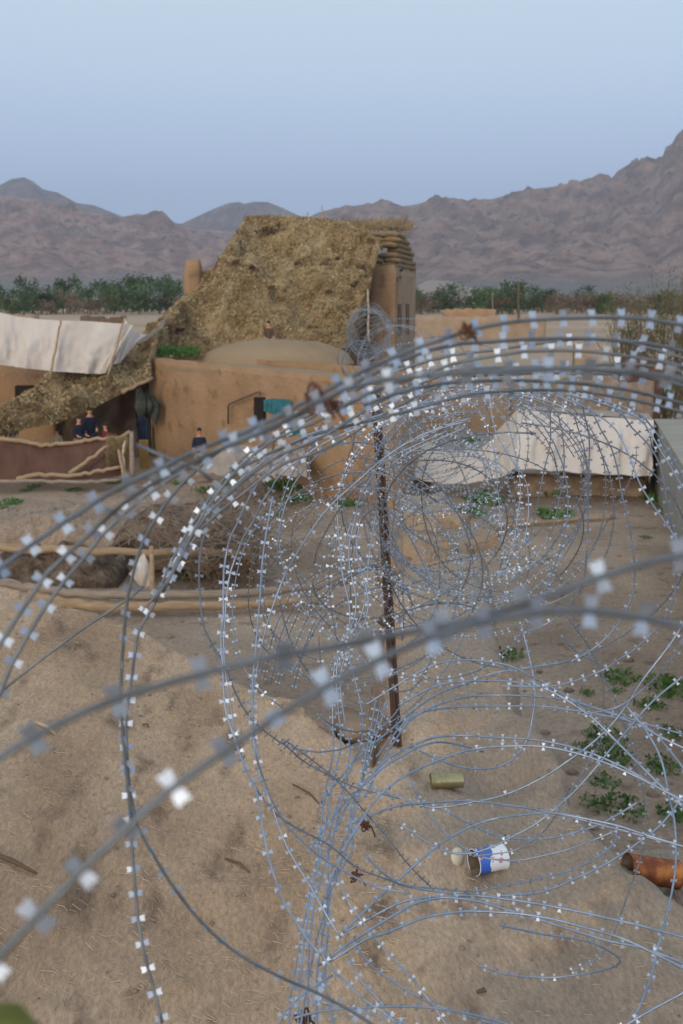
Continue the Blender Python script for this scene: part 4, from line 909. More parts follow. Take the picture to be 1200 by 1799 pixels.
# ---- people (tiny in the picture, seen above fence or wall)
def person(loc, facing, shirt, label, pose='stand', hgt=1.7, hair='hair', legs='tancloth', lean=0):
    s = hgt / 1.7; root = thing('person', loc, label, 'person', None, facing)
    hip = .92 if pose == 'stand' else (.30 if pose == 'sit' else .5)
    chest = hip + .48; neck = hip + .60; head = hip + .73
    rn = random.Random(int(loc[0] * 10) + 5)
    def skin(name, nodes, edges, radii, m, rootv=0, sub=1):
        me = bpy.data.meshes.new(name); me.from_pydata([(x * s, y * s, z * s) for x, y, z in nodes], edges, []); o = link(name, me, root)
        me.materials.append(M[m]); sk = o.modifiers.new('s', 'SKIN'); sb = o.modifiers.new('b', 'SUBSURF'); sb.levels = sb.render_levels = sub
        for i, r_ in enumerate(radii):
            rr = r_ if hasattr(r_, '__len__') else (r_, r_); me.skin_vertices[0].data[i].radius = (rr[0] * s, rr[1] * s)
        me.skin_vertices[0].data[rootv].use_root = True
        for p in me.polygons: p.use_smooth = True
        sk.use_smooth_shade = True
        return o
    ex = .30 if pose != 'stand' else .24
    knee = (.13, -.42, .34) if pose != 'stand' else (.11, -.02, .50)
    foot = (.13, -.30, .05) if pose != 'stand' else (.11, .02, .07)
    N = [(0, 0, hip), (0, .01, hip + .25), (0, 0, chest), (0, 0, neck), (0, -.02, head - .02), (0, -.02, head + .10)]
    Eg = [(0, 1), (1, 2), (2, 3), (3, 4), (4, 5)]; Rd = [(.14, .11), (.13, .10), (.15, .10), (.055, .055), (.075, .09), (.07, .085)]
    for sg in (-1, 1):
        b0 = len(N)
        N += [(.17 * sg, 0, chest + .02), (.22 * sg, -.02, hip + .24), (.20 * sg, -.22, hip + .12), (.19 * sg, -.28, hip + .12)]
        Eg += [(2, b0), (b0, b0 + 1), (b0 + 1, b0 + 2), (b0 + 2, b0 + 3)]; Rd += [.062, .045, .032, (.038, .02)]
        for k in range(5):
            a = (k - 2) * .35 * (1 if k else 1.5); bb_ = len(N)
            N += [(.19 * sg + .016 * (k - 2), -.33, hip + .12 + (.01 if k else -.01)), (.19 * sg + .018 * (k - 2), -.36 + .006 * abs(k - 2), hip + .105)]
            Eg += [(b0 + 3, bb_), (bb_, bb_ + 1)]; Rd += [.009, .008]
        b1 = len(N)
        N += [(.09 * sg, 0, hip - .04), (knee[0] * sg, knee[1], knee[2] if pose == 'stand' else hip + .1), (foot[0] * sg, foot[1], foot[2]), (foot[0] * sg, foot[1] - .13, .04)]
        Eg += [(0, b1), (b1, b1 + 1), (b1 + 1, b1 + 2), (b1 + 2, b1 + 3)]; Rd += [.09, .06, .04, (.04, .03)]
    skin('body', N, Eg, Rd, 'skin', 0)
    N2 = [(0, 0, hip - .08), (0, .01, hip + .25), (0, 0, chest), (0, 0, neck - .03)]; E2 = [(0, 1), (1, 2), (2, 3)]; R2 = [(.185, .15), (.155, .125), (.175, .125), (.08, .075)]
    for sg in (-1, 1):
        b0 = len(N2); N2 += [(.17 * sg, 0, chest + .02), (.22 * sg, -.02, hip + .25), (.21 * sg, -.14, hip + .16)]; E2 += [(2, b0), (b0, b0 + 1), (b0 + 1, b0 + 2)]; R2 += [.08, .065, .055]
    skin('shirt', N2, E2, R2, shirt, 0)
    N3 = [(0, 0, hip)]; E3 = []; R3 = [(.165, .135)]
    for sg in (-1, 1):
        b0 = len(N3); N3 += [(.10 * sg, 0, hip - .06), (knee[0] * sg, knee[1], knee[2] if pose == 'stand' else hip + .1), (foot[0] * sg, foot[1], foot[2] + .08)]; E3 += [(0, b0), (b0, b0 + 1), (b0 + 1, b0 + 2)]; R3 += [.11, .085, .07]
    skin('trousers', N3, E3, R3, legs, 0)
    hb = MB()
    def hf(a, b):
        th = a * 2 * math.pi; ph = b * math.pi * .50
        d = Vector((math.sin(ph) * math.cos(th), math.sin(ph) * math.sin(th), math.cos(ph)))
        if d.y < -.3 and b > .55: d *= .85
        return Vector((d.x * .092, .008 + d.y * .108, head + .055 + d.z * .125)) * s
    hb.grid(hf, 18, 10); hb.build('hair', M[hair], root, True)
    fb = MB()   # nose, ears
    fb.box(Vector((0, -.112, head + .03)) * s, (.026 * s, .03 * s, .045 * s), taper=.6)
    for sg in (-1, 1): blob(fb, Vector((.085 * sg, 0, head + .03)) * s, .028 * s, (.5, .8, 1.1), n=8, amp=0)
    fb.build('nose_and_ears', M['skin'], root, True)
    eb = MB()
    for sg in (-1, 1): blob(eb, Vector((.032 * sg, -.098, head + .055)) * s, .011 * s, (1.2, .6, .8), n=8, amp=0)
    eb.box(Vector((0, -.098, head - .015)) * s, (.045 * s, .012 * s, .008 * s))
    eb.build('eyes_and_mouth', M['hair'], root, True)
    return root
def stand_at(u, vhead, d, hgt):   # base so that the head top is at that pixel
    p = P(u, vhead, d); return Vector((p.x, p.y, max(0, p.z - hgt)))
person(stand_at(20, 739, 36.5, 1.45), 0, 'tancloth', 'person in a tan camouflage shirt behind the far left of the brown fence', 'stand', 1.45)
person(stand_at(138, 736, 36.6, 1.5), .9, 'navy', 'person in a dark blue shirt, left one of the pair behind the fence', 'stand', 1.5)
person(stand_at(157, 721, 37.2, 1.75), .3, 'navy', 'taller person in a black jacket, right one of the pair behind the fence', 'stand', 1.75, 'hair', 'navy')
person(stand_at(185, 748, 36.8, 1.35), -.8, 'redcloth', 'person in dark red clothes crouching right of the pair behind the fence', 'stand', 1.35, 'hair', 'redcloth')
person(stand_at(100, 757, 38.0, 1.2), .2, 'tancloth', 'hunched person in pale grey clothes left of the pair behind the fence', 'stand', 1.2, 'hair')
person(stand_at(350, 757, 34.2, 1.5), .1, 'navy', 'dark-haired person in front of the tan house wall', 'stand', 1.5)
person(stand_at(472, 566, 43.6, 1.0), .2, 'netdark', 'dark-haired person sitting at the foot of the net on top of the house', 'sit', 1.5)
# ------------------------------------------------------------------ razor wire
AX = Vector((0, 1, -.1))
BL = [(.0015, -.0022), (.0015, .0022), (.0046, .0048), (.0132, .0058), (.0120, .0), (.0132, -.0058), (.0046, -.0048)]
def barb_faces(p, t, n_, side_sc=1.0, thick=0.0, spread=1.0):
    """butterfly blade pair at p: t tangent, n_ blade direction; returns verts, faces"""
    vs = []; fs = []
    w_ = t.cross(n_).normalized(); side_sc *= .88
    for sg in (1, -1):
        bend = random.uniform(-.28, .28)
        n2 = (n_ * math.cos(bend) + w_ * math.sin(bend)) * sg
        wn = t.cross(n2).normalized()
        k = len(vs)
        pl_ = [p + n2 * (a * side_sc) + t * (b * side_sc * spread) for a, b in BL]
        if thick:
            vs += [q + wn * thick for q in pl_] + [q - wn * thick for q in pl_]
            fs += [(k, k + 1, k + 2, k + 6), (k + 2, k + 3, k + 4), (k + 6, k + 4, k + 5), (k + 2, k + 4, k + 6)]
            fs += [tuple(x + 7 for x in f)[::-1] for f in ((k, k + 1, k + 2, k + 6), (k + 2, k + 3, k + 4), (k + 6, k + 4, k + 5), (k + 2, k + 4, k + 6))]
            fs += [(k + i, k + 7 + i, k + 7 + (i + 1) % 7, k + (i + 1) % 7) for i in range(7)]
        else:
            vs += [pl_[0], pl_[1], pl_[3], pl_[4], pl_[5]]
            fs += [(k, k + 1, k + 2, k + 3, k + 4)]
    return vs, fs
def resample(pts, step):
    out_ = []; acc = 0; nxt = random.uniform(0, step)
    for a, b in zip(pts, pts[1:]):
        l_ = (b - a).length
        if l_ < 1e-9: continue
        while nxt <= acc + l_:
            f = (nxt - acc) / l_; out_.append((a.lerp(b, f), (b - a).normalized())); nxt += step
        acc += l_
    return out_
class Coil:
    def __init__(s, loc, label, group='coils of razor wire along the mud wall', indiv=False):
        s.root = thing('razor_wire_coil', loc, label, 'razor wire', group); s.n = 0; s.indiv = indiv; s.barbs = []
    def strand(s, pts, wr=.0019, spacing=.034, sides=6, bs=1.0, near=False, centre=None, barbs=True, twist=.45, fmat=('wire', 'barb'), ring=False):
        mb = MB(); mb.tube(pts, wr, sides, 0, not ring)
        tw0 = random.uniform(-twist, twist) * .6
        wirev = len(mb.f); blist = []
        if barbs:
            for i, (p, t) in enumerate(resample(pts, spacing)):
                if centre is not None: n_ = (p - centre)
                else:
                    n_ = t.cross(AX)
                n_ = n_ - t * n_.dot(t)
                if n_.length < 1e-4: n_ = t.orthogonal()
                n_.normalize()
                n_.rotate(Matrix.Rotation(tw0 + .5 * math.sin(i * .21 + tw0 * 9) * twist + random.gauss(0, twist * .45), 3, t))
                if random.random() < .10: n_.rotate(Matrix.Rotation(random.gauss(0, .9), 3, t))
                v_, f_ = barb_faces(p, t, n_, bs * random.uniform(.93, 1.07), .00035 if near else 0)
                if s.indiv and near: blist.append((v_, f_))
                else: mb.add(v_, f_, 1)
        o = kid(mb, 'wire_loop', [M[fmat[0]], M[fmat[1]]], s.root)
        me = o.data; fl_ = [i < wirev for i in range(len(me.polygons))]; me.polygons.foreach_set('use_smooth', fl_)
        s.n += 1
        for v_, f_ in blist: s.barbs.append((v_, f_, o))
        return o
    def finish(s, maxn=100):
        """individual barbs: the ones closest to the camera as parts, rest in one mesh"""
        fr = [b for b in s.barbs]
        def key(b):
            c = b[0][0]; q = c - CAMP; zc = q.dot(FW)
            if zc <= .05: return 99
            u = 600 + q.dot(RT) / zc * FPX; v = 899.5 - q.dot(UP) / zc * FPX
            return zc + (50 if not (-20 < u < 1220 and -20 < v < 1820) else 0)
        fr.sort(key=key); rest = MB()
        for i, (v_, f_, o) in enumerate(fr):
            if i < maxn:
                mb = MB(); mb.add(v_, f_); gkid(mb, 'barb', M['barb'], o)
            else: rest.add(v_, f_)
        if rest.f:
            o = kid(rest, 'barb_rows', M['barb'], s.root); o['kind'] = 'stuff'
def tr(coil, data, d=None, **kw):
    """traced strand: (u, v[, depth])"""
    pts = []; last = d
    for q in data:
        if len(q) > 2: last = q[2]
        pts.append([q[0], q[1], last])
    # fill depths linearly between explicit ones
    ks = [i for i, q in enumerate(data) if len(q) > 2]
    if ks:
        for a, b in zip(ks, ks[1:]):
            for i in range(a, b): pts[i][2] = lerp(data[a][2], data[b][2], (i - a) / (b - a))
    W_ = [P(*q) for q in pts]
    c = catmull(W_, .018)
    c = [p + Vector((mn.noise(p * 9), mn.noise(p * 9 + Vector((5, 0, 0))), mn.noise(p * 9 + Vector((0, 7, 0))))) * .0022 + Vector((mn.noise(p * 3.1 + Vector((1, 0, 3))), 0, mn.noise(p * 3.3 + Vector((0, 4, 0))))) * .006 for p in c]
    return coil.strand(c, **kw)

near = Coil(P(300, 1400, .6), 'nearest razor wire strands, large and blurred across the lower half of the frame', indiv=True)
nk = dict(near=True, sides=10, wr=.0022)
tr(near, [(-60, 1378, .60), (0, 1338), (40, 1312), (90, 1284), (160, 1250), (230, 1222, .62), (320, 1195), (410, 1170), (500, 1150), (590, 1136), (700, 1112), (780, 1098, .66), (830, 1088), (900, 1070), (960, 1052), (1030, 1028), (1090, 1008), (1150, 990), (1240, 972, .66)], spacing=.05, bs=.95, twist=.5, **nk)
tr(near, [(-60, 1760, .58), (0, 1688), (95, 1590), (185, 1503), (270, 1423), (365, 1347, .60), (460, 1280), (550, 1222), (650, 1170), (750, 1122), (820, 1100, .63), (880, 1086), (970, 1077), (1085, 1084), (1195, 1106), (1270, 1130, .66)], spacing=.0335, bs=.9, twist=.13, **nk)
near.finish(90)
cA = Coil(P(800, 900, 1.1), 'front razor wire coil arching over the upper frame from lower left to the right edge', indiv=True)
nk = dict(near=True, sides=9, wr=.0023, bs=.86)
S1 = [(-60, 1062, .92), (-10, 1008), (37, 970, .96), (95, 928), (153, 890), (215, 853), (280, 822, 1.0), (343, 790), (412, 763), (478, 733), (530, 706), (583, 680, 1.08), (650, 645), (717, 616), (780, 593), (842, 573), (911, 561, 1.16), (964, 558), (1026, 557), (1082, 557), (1138, 561), (1190, 571), (1270, 592, 1.2)]
tr(cA, S1, twist=.22, **nk)
S4 = [(-25, 1260, 1.15), (0, 1212), (15, 1172), (45, 1115), (77, 1063), (108, 1020), (140, 980, 1.18), (170, 940), (207, 902), (247, 870), (290, 843), (345, 812), (412, 778, 1.18), (480, 748), (540, 722), (590, 694), (640, 664), (700, 636), (760, 614), (810, 602, 1.24), (862, 597), (911, 592), (960, 590), (1012, 590), (1065, 593), (1115, 599), (1166, 609), (1250, 632, 1.28)]
tr(cA, S4, twist=.3, **nk)
S2 = [(-30, 1175, 1.05), (0, 1128), (22, 1090), (50, 1045), (77, 1004), (115, 968), (165, 925, 1.08), (215, 884), (262, 852), (310, 824), (370, 795), (440, 764), (500, 735), (545, 706, .92), (600, 682), (680, 663), (757, 654, .87), (830, 651), (905, 648), (975, 645), (1053, 644), (1127, 649), (1195, 660), (1280, 682, .9)]
tr(cA, S2, twist=.5, **nk)
tr(cA, [(590, 720, 1.2), (650, 690), (720, 665), (800, 650), (880, 642), (960, 640), (1040, 645), (1110, 655), (1180, 672), (1260, 700, 1.3)], twist=.5, **nk)
S5 = [(285, 1799, 1.5), (262, 1705), (245, 1620), (235, 1520), (230, 1430, 1.55), (226, 1350), (222, 1280), (226, 1230), (232, 1187), (237, 1145, 1.62), (245, 1103), (267, 1060), (282, 1018), (302, 977), (322, 942), (347, 905), (370, 873), (403, 845), (433, 818, 1.6), (467, 800), (510, 781), (547, 765), (590, 752), (627, 743), (667, 733), (747, 710, 1.5), (825, 690), (900, 681), (960, 680), (1012, 683), (1080, 697), (1125, 708), (1180, 723), (1260, 750, 1.5)]
tr(cA, S5, twist=.4, **nk)
S6 = [(232, 1440, 1.45), (224, 1370), (216, 1290), (212, 1215), (213, 1150), (217, 1085), (222, 1045), (231, 1008), (240, 975), (252, 945), (270, 915), (290, 885, 1.4), (320, 850), (355, 818), (400, 785), (450, 760), (520, 735), (590, 712, 1.35)]
tr(cA, S6, twist=.8, **nk)
tr(cA, [(218, 1310, 1.5), (232, 1410), (245, 1455), (275, 1510), (300, 1552), (345, 1610), (390, 1655), (440, 1690), (500, 1720), (560, 1745), (640, 1790, 1.6), (700, 1830)], twist=.9, **nk)
tr(cA, [(-30, 1245, 1.7), (60, 1175), (140, 1115), (200, 1072), (232, 1048), (250, 1030, 1.7)], barbs=False, **nk)
tr(cA, [(237, 781, 1.15), (268, 795), (300, 808), (345, 826), (368, 845, 1.15)], barbs=False, **nk)
tr(cA, [(640, 712, 1.3), (700, 690), (770, 672), (850, 665), (930, 664), (1010, 670), (1090, 682), (1160, 700), (1240, 725, 1.4)], twist=.4, **nk)
for dv, dd, u0 in ((26, 1.35, 0), (48, 1.45, 1), (12, 1.55, 0), (66, 1.7, 2)):
    base_ = [(480, 748), (540, 722), (590, 694), (640, 664), (700, 636), (760, 614), (810, 602), (862, 597), (911, 592), (960, 590), (1012, 590), (1065, 593), (1115, 599), (1166, 609), (1250, 632)]
    pre_ = [(300 - dv, 1010), (330 - dv * .6, 930), (365 - dv * .4, 862), (412, 800)]
    q_ = [(u_ + dv * .3, v_ + dv + 5 * math.sin(i * .8 + dv)) for i, (u_, v_) in enumerate(pre_ + base_)]
    tr(cA, [q_[0] + (dd + .1,)] + q_[1:-1] + [q_[-1] + (dd,)], near=True, sides=7, wr=.0022, bs=.85, twist=.5)
cA.finish(100)
def tie(u, v, d, s, label):
    c = P(u, v, d); mb = MB(); pts = []
    rr = random.Random(int(u))
    for k in range(22):
        pts.append(c + Vector((rr.gauss(0, .28) * s, rr.gauss(0, .2) * s, rr.gauss(0, .28) * s)))
    pts.append(c + Vector((.9 * s, 0, -.9 * s)))
    mb.tube(catmull(pts, s * .12), s * .07, 6); o = mb.build('rusty_tie', M['rope'], None, True); tag(o, label, 'wire tie', 'rusty ties on the razor wire')
tie(552, 700, 1.05, .022, 'rusty brown tie knotted round the front arch left of its crest')
tie(578, 712, 1.08, .018, 'second rusty tie just right of the first on the front arch')
tie(822, 583, 1.12, .016, 'dark rusty tie near the top of the front arch')
tie(640, 1452, 3.0, .034, 'rusty tangle of tie wire on the strand bundle below the steel post')
tie(625, 1540, 2.9, .03, 'rusty tie lower down the strand bundle')
tie(535, 1785, 2.3, .035, 'rusty tie at the bottom end of the strand bundle')

# second coil: left hanging strands and ring sides 1.6 - 3.2 m away
cB = Coil(P(700, 1000, 2.4), 'second razor wire coil whose loops hang as long strands down the left and centre')
mk = dict(sides=6, wr=.0021, bs=.85, fmat=('wirebright', 'barb'))
tr(cB, [(760, 708, 2.0), (700, 718), (640, 738), (560, 757), (500, 785), (440, 828), (400, 865), (375, 900), (360, 933, 2.2), (353, 960), (350, 987), (350, 1015), (352, 1042), (357, 1097), (368, 1123), (380, 1148), (397, 1172), (405, 1198), (417, 1223), (432, 1247, 2.4), (455, 1275), (480, 1295), (507, 1315), (533, 1338), (575, 1362), (630, 1385), (700, 1402, 2.9)], **mk)
tr(cB, [(760, 720, 2.1), (690, 730), (620, 745), (545, 775), (500, 802), (470, 825), (453, 847), (440, 868), (427, 893), (417, 918), (405, 943), (398, 973, 2.2), (393, 1003), (392, 1040), (393, 1083), (388, 1117), (390, 1157), (393, 1217), (397, 1250), (408, 1283), (422, 1327, 2.1), (432, 1354), (447, 1384), (455, 1425), (461, 1459), (468, 1492), (477, 1526), (489, 1560), (500, 1590), (519, 1620), (537, 1650), (564, 1680, 1.9)], **mk)
tr(cB, [(800, 712, 2.2), (720, 725), (640, 750), (560, 785), (493, 833), (477, 858), (458, 887), (447, 915), (430, 943), (418, 973, 2.3), (407, 1003), (401, 1040), (397, 1083), (394, 1130), (396, 1180), (405, 1240), (415, 1290, 2.3), (430, 1340), (450, 1380), (480, 1420), (511, 1448, 2.4), (537, 1463), (575, 1485), (620, 1522), (661, 1537), (706, 1553), (777, 1560, 2.8), (830, 1563), (890, 1555), (940, 1545), (1000, 1530), (1040, 1512), (1070, 1490), (1085, 1465, 3.1)], **mk)
tr(cB, [(820, 740, 2.3), (740, 765), (680, 800), (620, 850), (570, 900), (530, 960), (503, 1010, 2.4), (490, 1042), (478, 1077), (468, 1112), (460, 1150), (453, 1183), (448, 1223), (448, 1280), (455, 1330, 2.4), (462, 1372), (481, 1417), (500, 1474), (519, 1511), (545, 1556), (575, 1612), (600, 1650, 2.3)], **mk)
tr(cB, [(480, 870, 2.5), (470, 930), (462, 1000), (458, 1070), (452, 1140), (446, 1200), (446, 1260), (450, 1320, 2.3), (470, 1380), (500, 1440), (545, 1490), (600, 1530, 2.4), (660, 1560), (720, 1570)], **mk)
S12 = [(800, 745, 3), (747, 765), (697, 787), (667, 812), (643, 850), (630, 880), (622, 915, 3.1), (614, 950), (613, 980), (617, 1010), (625, 1050), (620, 1090), (603, 1123), (592, 1157), (590, 1190), (593, 1230), (597, 1270, 3.0), (600, 1310), (592, 1350), (583, 1400, 2.8), (575, 1440), (566, 1480), (556, 1530), (545, 1580), (538, 1640), (533, 1700), (528, 1760), (525, 1830, 2.2)]
rj = random.Random(3)
for k in range(4):
    ox, oy = [(0, 0), (14, 6), (-10, 12), (26, -8)][k]
    tr(cB, [(q[0] + ox * (1 + .5 * math.sin(i * .7 + k)), q[1] + oy + rj.uniform(-3, 3)) + ((q[2] + k * .05,) if len(q) > 2 else ()) for i, q in enumerate(S12)], **mk)
for k in range(3):
    tr(cB, [(660 + 10 * k, 1230, 3.1), (650 + 6 * k, 1290), (640, 1350 + 8 * k), (628 - 5 * k, 1420), (600 + 10 * k, 1490, 2.8), (580, 1560), (560 + 8 * k, 1640), (545 + 14 * k, 1720), (530 + 30 * k, 1810, 2.2)], **mk)
for d_ in ([(590, 1537, 2.6), (612, 1586), (650, 1635), (687, 1680), (725, 1717), (762, 1766), (795, 1815, 2.4)], [(560, 1670, 2.2), (582, 1706), (609, 1729), (635, 1755), (665, 1774), (700, 1802, 2.1)], [(612, 1680, 2.3), (635, 1725), (669, 1762), (705, 1810, 2.2)], [(620, 1655, 2.3), (650, 1695), (699, 1732), (744, 1758), (800, 1780), (870, 1800, 2.3)], [(500, 1300, 2.6), (560, 1345), (620, 1400), (680, 1470), (720, 1520), (760, 1560, 3)], [(480, 1820, 2.0), (500, 1780), (535, 1745), (580, 1715, 2.1)], [(515, 1790, 2.1), (560, 1778), (640, 1770), (720, 1768), (800, 1778), (890, 1800, 2.2), (960, 1825)], [(560, 1760, 2.2), (620, 1775), (690, 1790), (760, 1815, 2.2)]):
    tr(cB, d_, **mk)
# right side of rings
for d_ in ([(600, 990, 3.4), (592, 900), (610, 820), (660, 755), (740, 708), (830, 690), (910, 690), (960, 704, 3.4), (968, 745), (966, 782), (956, 827), (946, 880), (941, 906), (925, 950), (890, 990, 3.6)],
           [(800, 700, 3.3), (900, 692), (971, 715, 3.3), (984, 741), (990, 775), (992, 805), (990, 846), (982, 887), (971, 929), (952, 962), (915, 990), (870, 1010, 3.5)],
           [(650, 1000, 3.6), (612, 930), (600, 850), (640, 775), (720, 720), (820, 698), (920, 694), (997, 719, 3.3), (1016, 752), (1027, 790), (1031, 835), (1025, 865), (1012, 895), (994, 925), (971, 955), (950, 980), (919, 1006), (881, 1025), (847, 1040), (806, 1044, 3.7), (769, 1040), (700, 1022), (650, 995)],
           [(940, 690, 2.9), (1012, 700, 2.9), (1030, 737), (1037, 775), (1034, 831), (1032, 895), (1031, 970), (1029, 1006), (1020, 1036), (997, 1066), (960, 1095, 3.2), (900, 1120)],
           [(960, 690, 2.8), (1035, 722, 2.8), (1057, 756), (1076, 790), (1087, 831), (1092, 865), (1101, 905), (1110, 950), (1116, 995), (1116, 1032), (1106, 1066), (1085, 1100), (1050, 1135, 3.0), (1000, 1165)],
           [(990, 690, 2.6), (1080, 719, 2.6), (1110, 752), (1140, 782), (1162, 824), (1172, 880), (1182, 925), (1189, 962), (1190, 1006), (1183, 1055), (1166, 1092), (1144, 1115), (1121, 1137), (1091, 1156), (1061, 1175, 2.9), (1012, 1194), (960, 1205), (880, 1205)],
           [(1010, 690, 2.5), (1110, 722, 2.5), (1147, 752), (1176, 797), (1200, 840), (1225, 920), (1230, 1000), (1222, 1080), (1205, 1120), (1192, 1141), (1174, 1164), (1159, 1182), (1140, 1200), (1110, 1224), (1080, 1242, 2.8), (1020, 1255)],
           [(1000, 700, 2.6), (1070, 745), (1100, 790), (1125, 850), (1150, 890), (1185, 940), (1215, 990, 2.6)],
           [(1020, 695, 2.4), (1120, 735), (1160, 790), (1195, 850), (1230, 900, 2.4)],
           [(820, 700, 4.4), (850, 740), (870, 800), (875, 860), (880, 920), (885, 990), (890, 1060, 4.2)],
           [(850, 700, 4.2), (885, 735), (905, 790), (915, 850), (910, 910), (900, 960), (885, 1000, 4.2)],
           [(860, 700, 3.8), (870, 760), (900, 810), (925, 850), (930, 900), (920, 960, 3.8)],
           [(990, 1075, 3.2), (1016, 1111), (1035, 1137), (1057, 1182), (1060, 1227), (1054, 1287), (1050, 1310), (1012, 1374), (975, 1436), (949, 1466), (900, 1496, 3.6), (830, 1505)],
           [(985, 1118, 3.1), (1012, 1145), (1046, 1164), (1063, 1194), (1082, 1235), (1098, 1280), (1120, 1350), (1132, 1410), (1132, 1466), (1121, 1519), (1106, 1560), (1091, 1601), (1069, 1657), (1042, 1687), (1000, 1708, 3.5)]):
    tr(cB, d_, **mk)
def midrings():
    n0 = cB.n
    ringcoil(cB, [(2.9, .02, .80), (3.6, .10, .92), (4.8, .22, 1.0)], 11, .36, 1.1, .9, .5, jx=.10, jz=.10, bs=.75)
# third coil: collapsed loops over the mud wall
cC = Coil(P(900, 1450, 3), 'collapsed lower razor wire coil, flat loops lying over the mud wall and the cans')
for d_ in ([(560, 1600, 2.6), (600, 1500), (650, 1420), (700, 1370), (770, 1335), (830, 1318, 2.9), (880, 1312), (940, 1311), (1000, 1320), (1060, 1338), (1120, 1365), (1190, 1400), (1270, 1445, 2.7)],
           [(590, 1460, 2.9), (620, 1400), (680, 1335), (740, 1303), (800, 1292, 3.1), (880, 1297), (950, 1302), (1020, 1318), (1090, 1345), (1160, 1385), (1230, 1420, 2.8)],
           [(640, 1400, 3.0), (700, 1290), (740, 1252), (800, 1228), (860, 1220, 3.3), (940, 1222), (1000, 1232), (1060, 1250), (1120, 1275), (1200, 1315, 3), (1260, 1340)],
           [(660, 1330, 3.1), (720, 1262), (790, 1243), (880, 1239, 3.3), (950, 1240), (1020, 1250), (1090, 1264), (1140, 1284), (1180, 1325), (1215, 1370, 3)],
           [(700, 1240, 3.3), (770, 1205), (850, 1195), (930, 1200), (1000, 1225, 3.3), (1060, 1280), (1110, 1330), (1150, 1370), (1190, 1405), (1230, 1450, 3)],
           [(930, 1200, 3.1), (985, 1225), (1040, 1262), (1090, 1310), (1130, 1350), (1175, 1392), (1210, 1420, 2.9)],
           [(600, 1640, 2.7), (650, 1590), (690, 1552), (740, 1505), (800, 1465), (860, 1441, 2.9), (912, 1432), (960, 1430), (1010, 1437), (1080, 1452), (1140, 1470), (1230, 1495, 2.7)],
           [(610, 1450, 2.9), (660, 1428), (700, 1415), (760, 1410), (830, 1408, 3.1), (900, 1414), (970, 1427), (1050, 1450), (1130, 1472), (1230, 1498, 2.8)],
           [(640, 1380, 3.2), (700, 1400), (760, 1418), (830, 1410), (890, 1395), (950, 1368), (1010, 1330), (1060, 1290), (1100, 1240), (1130, 1195), (1180, 1130), (1220, 1060, 3)],
           [(560, 1700, 2.4), (620, 1652), (700, 1602), (750, 1582), (820, 1576, 2.6), (880, 1579), (950, 1589), (1020, 1602), (1100, 1620), (1190, 1642), (1240, 1655, 2.5)],
           [(580, 1690, 2.4), (640, 1652), (672, 1641), (704, 1628), (736, 1616), (768, 1609), (800, 1604), (834, 1601, 2.5), (868, 1602), (920, 1606), (1000, 1621), (1080, 1644), (1150, 1676), (1240, 1722, 2.4)],
           [(600, 1640, 2.6), (680, 1595), (740, 1578), (820, 1582), (900, 1600), (980, 1625), (1060, 1650), (1130, 1665), (1200, 1690, 2.5), (1250, 1715)],
           [(640, 1500, 2.8), (690, 1545), (740, 1560), (820, 1570), (900, 1572), (960, 1565), (1010, 1545), (1060, 1522), (1110, 1490), (1160, 1450), (1200, 1400, 2.9), (1230, 1350)],
           [(1100, 1240, 3.0), (1140, 1290), (1165, 1340), (1177, 1399), (1185, 1444), (1187, 1500), (1181, 1556), (1166, 1627), (1155, 1661), (1144, 1717), (1125, 1766), (1108, 1800, 2.5), (1090, 1830)],
           [(1230, 1720, 2.4), (1200, 1745), (1160, 1768), (1120, 1790), (1080, 1815, 2.4)],
           [(880, 1625, 2.9), (950, 1640), (1040, 1655), (1090, 1685), (1060, 1705), (980, 1717, 3.3), (900, 1712), (840, 1695)],
           [(730, 1400, 3.6), (790, 1430), (860, 1465), (930, 1475), (1000, 1465), (1060, 1445, 3.6), (1120, 1410)],
           [(720, 1370, 3.7), (760, 1440), (830, 1500), (900, 1512), (960, 1502), (1030, 1480), (1080, 1460, 3.6)],
           [(640, 1240, 3.3), (740, 1180), (800, 1160), (880, 1165), (940, 1190), (1000, 1225, 3.3), (1080, 1255), (1160, 1280), (1240, 1300)],
           [(720, 1310, 3.5), (800, 1345), (860, 1350), (900, 1335), (925, 1300), (935, 1260), (940, 1210), (930, 1150), (915, 1100, 3.6)],
           [(560, 1420, 2.9), (620, 1340), (700, 1270), (770, 1220), (820, 1200, 3.4), (870, 1180), (940, 1170), (1010, 1160)],
           [(540, 1500, 2.7), (600, 1420), (680, 1345), (740, 1310), (790, 1305), (850, 1320, 3.2)],
           [(700, 1445, 3.2), (800, 1500), (900, 1470), (1000, 1400), (1080, 1310), (1140, 1240), (1200, 1190, 3)]):
    tr(cC, d_, sides=6, wr=.0030, twist=1.2, bs=.9, spacing=.036, fmat=('wirebright', 'barb'))
